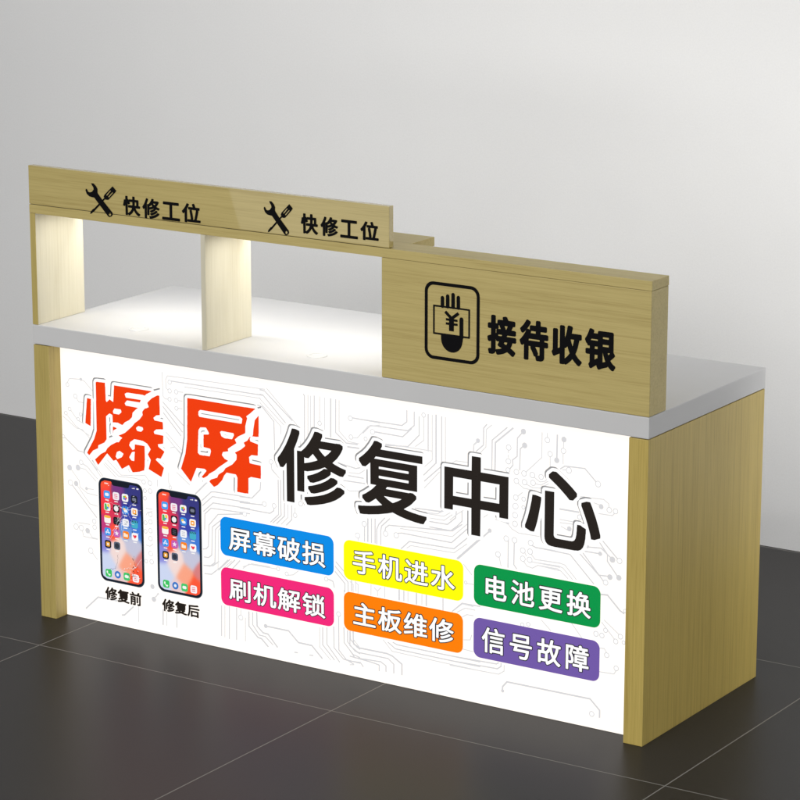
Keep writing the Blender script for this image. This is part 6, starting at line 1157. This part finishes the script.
def phone(key, cracked):
    x0, z0, x1, z1 = BOX[key]; w, h = x1-x0, z1-z0
    mats = [ink('phone_frame_ink', 52, 68, 84), ink('phone_bezel_ink', 22, 28, 40), M_WALLP]; slot = {}
    def S(c):
        if c not in slot: slot[c] = len(mats); mats.append(icol(c))
        return slot[c]
    Y = YP - 0.0008
    bz = 7.2
    lay = [([rrect(x0, z0, x1, z1, 21)], Y, 0), ([rrect(x0+2.2, z0+2.2, x1-2.2, z1-2.2, 19)], Y-0.0002, 1), ([rrect(x0+bz, z0+bz, x1-bz, z1-bz, 14)], Y-0.0004, 2)]
    # notch, status marks
    nx0, nx1, nt = x0+w*.30, x0+w*.70, z1-bz
    lay.append(([[(nx0-5, nt+1.5), (nx0, nt-2), (nx0+1, nt-7), (nx0+6, nt-10), (nx1-6, nt-10), (nx1-1, nt-7), (nx1, nt-2), (nx1+5, nt+1.5)]], Y-0.0006, 1))
    wsl = S((248, 246, 244))
    lay.append(([rrect(x0+w*.14+i*3.2, nt-9, x0+w*.14+i*3.2+2.2, nt-5.5, .5, 2) for i in range(4)] + [rrect(x1-w*.24+i*3.3, nt-9, x1-w*.24+i*3.3+2.2, nt-9+1.8+i*.8, .4, 2) for i in range(3)] + [rrect(x1-w*.14, nt-9, x1-w*.14+7, nt-5.5, .8, 2)], Y-0.0006, wsl))
    s = w*.072
    def icon(cx, cz, it):
        bg, kind, fg = it
        if bg == (60, 120, 200) : lay.append(([circle(cx, cz, s*.98)], Y-0.0006, S(bg)))
        else: lay.append(([rrect(cx-s, cz-s, cx+s, cz+s, s*.5, 4)], Y-0.0006, S(bg)))
        F, y2 = S(fg), Y-0.0009
        if kind == 'c': lay.append(([rrect(cx-s*.62, cz-s*.38, cx+s*.62, cz+s*.42, s*.35, 4)], y2, F))
        elif kind == 'C': lay.append(([circle(cx, cz, s*(.42 if bg == (60, 120, 200) else .72), 12)], y2, F))
        elif kind == 'l': lay.append(([rrect(cx-s*.55, cz+q*s-s*.1, cx+s*.5, cz+q*s+s*.1, .3, 2) for q in (-.45, 0, .45)], y2, F))
        elif kind == 'f':
            for j, c in enumerate(((240, 90, 60), (245, 180, 40), (110, 190, 70), (50, 150, 220), (150, 90, 190))):
                a = 2*math.pi*j/5; lay.append(([circle(cx+s*.36*math.cos(a), cz+s*.36*math.sin(a), s*.3, 10)], y2-.00001*j, S(c)))
        elif kind == 'm':
            lay.append(([[(cx-s*.8, cz-s*.8), (cx+s*.1, cz-s*.8), (cx-s*.2, cz+s*.8), (cx-s*.8, cz+s*.8)]], y2, F)); lay.append(([[(cx+s*.1, cz+s*.1), (cx+s*.8, cz-s*.2), (cx+s*.8, cz+s*.8), (cx, cz+s*.8)]], y2, S((250, 205, 80))))
            lay.append(([circle(cx+s*.2, cz-s*.2, s*.3, 8)], y2-.0001, S((70, 140, 230))))
        elif kind == 'w': lay.append(([circle(cx-s*.25, cz+s*.2, s*.4, 10)], y2, F)); lay.append(([rrect(cx-s*.4, cz-s*.5, cx+s*.7, cz+s*.1, s*.28, 3)], y2-.0001, wsl))
        elif kind == 'q': lay.append(([rrect(cx-s*.6, cz-s*.6, cx+s*.6, cz+s*.6, s*.25, 3)], y2, F)); lay.append(([rrect(cx-s*.25, cz-s*.25, cx+s*.25, cz+s*.25, s*.1, 2)], y2-.0001, wsl))
        elif kind == 'n': lay.append(([rrect(cx-s, cz+s*.35, cx+s, cz+s, s*.4, 3)], y2, F))
        elif kind == 'p': lay.append(([[(cx-s*.9+j*s*.5, cz+s*.45), (cx-s*.65+j*s*.5, cz+s*.45), (cx-s*.45+j*s*.5, cz+s*.95), (cx-s*.7+j*s*.5, cz+s*.95)] for j in range(4)], y2, F))
        elif kind == 'a': lay.append(([[(cx-s*.6, cz-s*.55), (cx-s*.38, cz-s*.55), (cx+s*.12, cz+s*.65), (cx-s*.1, cz+s*.65)]], y2, F)); lay.append(([[(cx+s*.6, cz-s*.55), (cx+s*.38, cz-s*.55), (cx-s*.12, cz+s*.65), (cx+s*.1, cz+s*.65)]], y2-.0001, F)); lay.append(([rrect(cx-s*.7, cz-s*.28, cx+s*.7, cz-s*.08, .3, 2)], y2-.0002, F))
        elif kind == 's': lay.append(([[(cx + s*(.7 if j % 2 == 0 else .32)*math.sin(math.pi*j/5), cz + s*(.7 if j % 2 == 0 else .32)*math.cos(math.pi*j/5)) for j in range(10)]], y2, F))
        elif kind == 'b': lay.append(([rrect(cx-s*.65, cz-s*.5, cx+s*.65, cz+s*.25, s*.12, 2)], y2, F)); lay.append(([rrect(cx-s*.65, cz+s*.1, cx-s*.05, cz+s*.5, s*.12, 2)], y2-.0001, F))
        elif kind == 'h': lay.append(([[(cx, cz-s*.5), (cx+s*.55, cz+s*.1), (cx+s*.5, cz+s*.4), (cx+s*.25, cz+s*.5), (cx, cz+s*.25), (cx-s*.25, cz+s*.5), (cx-s*.5, cz+s*.4), (cx-s*.55, cz+s*.1)]], y2, F))
        elif kind == 't': lay.append(([[(cx-s*.6, cz+s*.5), (cx-s*.3, cz+s*.6), (cx-s*.15, cz+s*.2), (cx-s*.3, cz+s*.05), (cx+s*.05, cz-s*.3), (cx+s*.2, cz-s*.15), (cx+s*.6, cz-s*.3), (cx+s*.5, cz-s*.6), (cx+s*.1, cz-s*.65), (cx-s*.65, cz+s*.1)]], y2, F))
    cols = (.19, .395, .60, .805); rows = (.158, .277, .397, .516, .637)
    for r, row in enumerate(ICONS):
        for c, it in enumerate(row):
            if it:
                icon(x0+w*cols[c], z1-h*rows[r], it)
                lay.append(([rrect(x0+w*cols[c]-s*.55, z1-h*rows[r]-s*1.55, x0+w*cols[c]+s*.55, z1-h*rows[r]-s*1.3, .3, 2)], Y-0.0006, wsl))
    for c, it in enumerate(DOCK): icon(x0+w*cols[c], z1-h*.918, it)
    if cracked:
        rnd = random.Random(11); pale, dk = S((236, 238, 242)), S((30, 34, 44))
        yk = Y-0.0013
        def jag(ax, az, bx, bz_, n, wd, sl):
            nonlocal yk
            P = [(ax+(bx-ax)*t/n + rnd.uniform(-2.4, 2.4)*(0 < t < n), az+(bz_-az)*t/n + rnd.uniform(-2.4, 2.4)*(0 < t < n)) for t in range(n+1)]
            for a, b in zip(P, P[1:]):
                dx, dz = b[0]-a[0], b[1]-a[1]; ll = math.hypot(dx, dz) or 1; q = wd*rnd.uniform(.4, 1.2)/2
                lay.append(([[(a[0]-dz/ll*q*.5, a[1]+dx/ll*q*.5), (a[0]+dz/ll*q*.5, a[1]-dx/ll*q*.5), (b[0]+dz/ll*q, b[1]-dx/ll*q), (b[0]-dz/ll*q, b[1]+dx/ll*q)]], yk, sl)); yk -= 0.000003
        P = lambda u, v: (x0+w*u, z1-h*v)
        for c, ends in (((.62, .27), [(.2, .22), (.96, .25), (.85, .17), (.55, .48), (.3, .5), (.75, .36)]), ((.5, .40), [(.25, .58), (.8, .40), (.55, .55), (.4, .3)]), ((.80, .82), [(.95, .72), (.60, .84), (.72, .93), (.95, .95), (.78, .70)]), ((.36, .86), [(.42, .72), (.6, .87), (.2, .88)])):
            for e in ends:
                a, b = P(*c), P(*e); low = c[1] > .7
                jag(*a, *b, 8, 0.95, dk if low and rnd.random() < .6 else pale)
        for q in range(75):
            u, v = (rnd.gauss(.6, .17), rnd.gauss(.33, .11)) if q < 45 else (rnd.gauss(.8, .08), rnd.gauss(.84, .05))
            if not (.09 < u < .91 and .06 < v < .95): continue
            a = P(u, v); jag(*a, a[0]+rnd.uniform(-6, 6), a[1]+rnd.uniform(-6, 6), 1, 2.0, pale if rnd.random() < .6 else dk)
    me = flat(lay)
    # wallpaper colours live on a fine grid: replace the single screen face
    bm = bmesh.new(); bm.from_mesh(me)
    scr = [f for f in bm.faces if f.material_index == 2]
    bmesh.ops.delete(bm, geom=scr, context='FACES')
    cl = bm.loops.layers.float_color.new('wallpaper')
    nx, nz = 26, 50; a0, a1, b0, b1 = x0+bz, x1-bz, z0+bz, z1-bz; rad = 14
    grid = {}
    for i in range(nx+1):
        for j in range(nz+1):
            x, z = a0+(a1-a0)*i/nx, b0+(b1-b0)*j/nz
            u, v = (x-x0)/w, 1-(z-z0)/h
            # pull the grid's corners onto the rounded outline
            dzc = min(z-b0, b1-z)
            ins = rad - math.sqrt(max(0, rad*rad-(rad-dzc)**2)) if dzc < rad else 0
            x = a0+ins+(a1-a0-2*ins)*i/nx
            grid[i, j] = (bm.verts.new((x/1000, Y-0.0004, z/1000)), wall_col(u, v))
    for i in range(nx):
        for j in range(nz):
            q = [grid[i, j], grid[i+1, j], grid[i+1, j+1], grid[i, j+1]]
            f = bm.faces.new([k[0] for k in q]); f.material_index = 2
            for lp, k in zip(f.loops, q): lp[cl] = (lin(k[1][0]), lin(k[1][1]), lin(k[1][2]), 1)
    bm.to_mesh(me); bm.free()
    return me, mats
for key, ck in (('ph0', True), ('ph1', False)):
    me, mats = phone(key, ck)
    o = link('phone_picture', me, mats, front)
    o['label'] = 'printed smartphone with a shattered screen' if ck else 'printed smartphone with an intact screen'

# upper works
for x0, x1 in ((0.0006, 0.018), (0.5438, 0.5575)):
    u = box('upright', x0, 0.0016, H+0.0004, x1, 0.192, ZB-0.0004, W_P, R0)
    box('front_edge', x0, 0.0004, H+0.0004, x1, 0.0015, ZB-0.0004, W_Z if x0 < .1 else W_P, u, 0.0003)  # added front strips; the left keeps the darker ash of its unlit edge
def top_board():
    b = bmesh.new()
    P = [(0, 0), (L, 0), (L, DB), (XSH, DB), (XSH, DSH), (0, DSH)]
    lo = [b.verts.new((x, y, ZB)) for x, y in P]; hi = [b.verts.new((x, y, ZL)) for x, y in P]
    b.faces.new(list(reversed(lo))); b.faces.new(hi)
    for i in range(6): b.faces.new((lo[i], lo[(i+1) % 6], hi[(i+1) % 6], hi[i]))
    bmesh.ops.bevel(b, geom=[e for e in b.edges], offset=0.0012, segments=2, profile=0.7, affect='EDGES')
    bmesh.ops.recalc_face_normals(b, faces=list(b.faces))
    return b
tb = link('top_board', to_mesh('top_board', top_board()), W_X, R0)
box('led_strip', 0.12, 0.088, ZB-0.006, 0.45, 0.100, ZB-0.0005, M_LED, tb, 0.001)
box('led_strip', 0.65, 0.088, ZB-0.006, 0.98, 0.100, ZB-0.0005, M_LED, tb, 0.001)
sign = box('sign_board', 0.0002, 0.0004, ZL+0.0012, XS, TS, ZS, W_S, R0)
box('fixing_rail', 0.003, 0.003, ZL-0.0005, XS-0.003, TS-0.003, ZL+0.002, M_DARK, R0, 0)
for i in (0, 1):
    link('tool_icon', flat([(dec('ico%d' % i), -0.0006, 0)]), [M_VINYL], sign)
    link('lettering', flat([(dec('fix%d' % i), -0.0006, 0)]), [M_VINYL], sign)
cab = box('cash_cabinet', XB, 0.0004, H+0.0006, L-0.0006, DB-0.0006, ZB-0.0006, W_XB, R0)
box('cabinet_core', XB+0.004, 0.004, ZB-0.004, L-0.004, DB-0.004, ZB+0.0005, M_DARK, R0, 0)
link('cash_icon', flat([(dec('cashico'), -0.0006, 0)]), [M_VINYL], cab)
link('lettering', flat([(dec('cash'), -0.0006, 0)]), [M_VINYL], cab)

# ------------------------------------------------------------------ light
W = bpy.data.worlds.new('World'); SC.world = W; W.use_nodes = True
W.node_tree.nodes['Background'].inputs['Color'].default_value = WORLD_C
W.node_tree.nodes['Background'].inputs['Strength'].default_value = WORLD_S
def area(name, loc, target, sx, sy, power, col=(1, 1, 1), spread=180):
    l = bpy.data.lights.new(name, 'AREA'); l.shape = 'RECTANGLE'; l.size, l.size_y = sx, sy
    l.energy = power; l.color = col; l.spread = math.radians(spread)
    o = bpy.data.objects.new(name, l); COL.objects.link(o); o.location = loc
    o.rotation_euler = (Vector(target) - Vector(loc)).to_track_quat('-Z', 'Y').to_euler()
    return o
LIGHTS(area)

# ------------------------------------------------------------------ camera
cd = bpy.data.cameras.new('camera'); cam = bpy.data.objects.new('camera', cd); COL.objects.link(cam)
cam.location = (4.862294878838771, -5.749973776912133, 2.42699627468386)
# the fit's angles: pitch, then a roll of 0.04 degrees about the view axis
from mathutils import Matrix
cam.rotation_euler = (Matrix.Rotation(0.5758350118517442, 3, 'Z') @ Matrix.Rotation(1.329361083866125, 3, 'X') @ Matrix.Rotation(0.0007290413620795753, 3, 'Z')).to_euler()
cd.sensor_width = 36; cd.lens = 2966.2693112515713 / 800 * 36; cd.clip_start = 0.1; cd.clip_end = 100
SC.camera = cam
SC.render.resolution_x = SC.render.resolution_y = 1024
vs = SC.view_settings
vs.view_transform = 'Standard'; vs.look = 'None'; vs.exposure = 0; vs.gamma = 1; vs.use_curve_mapping = False
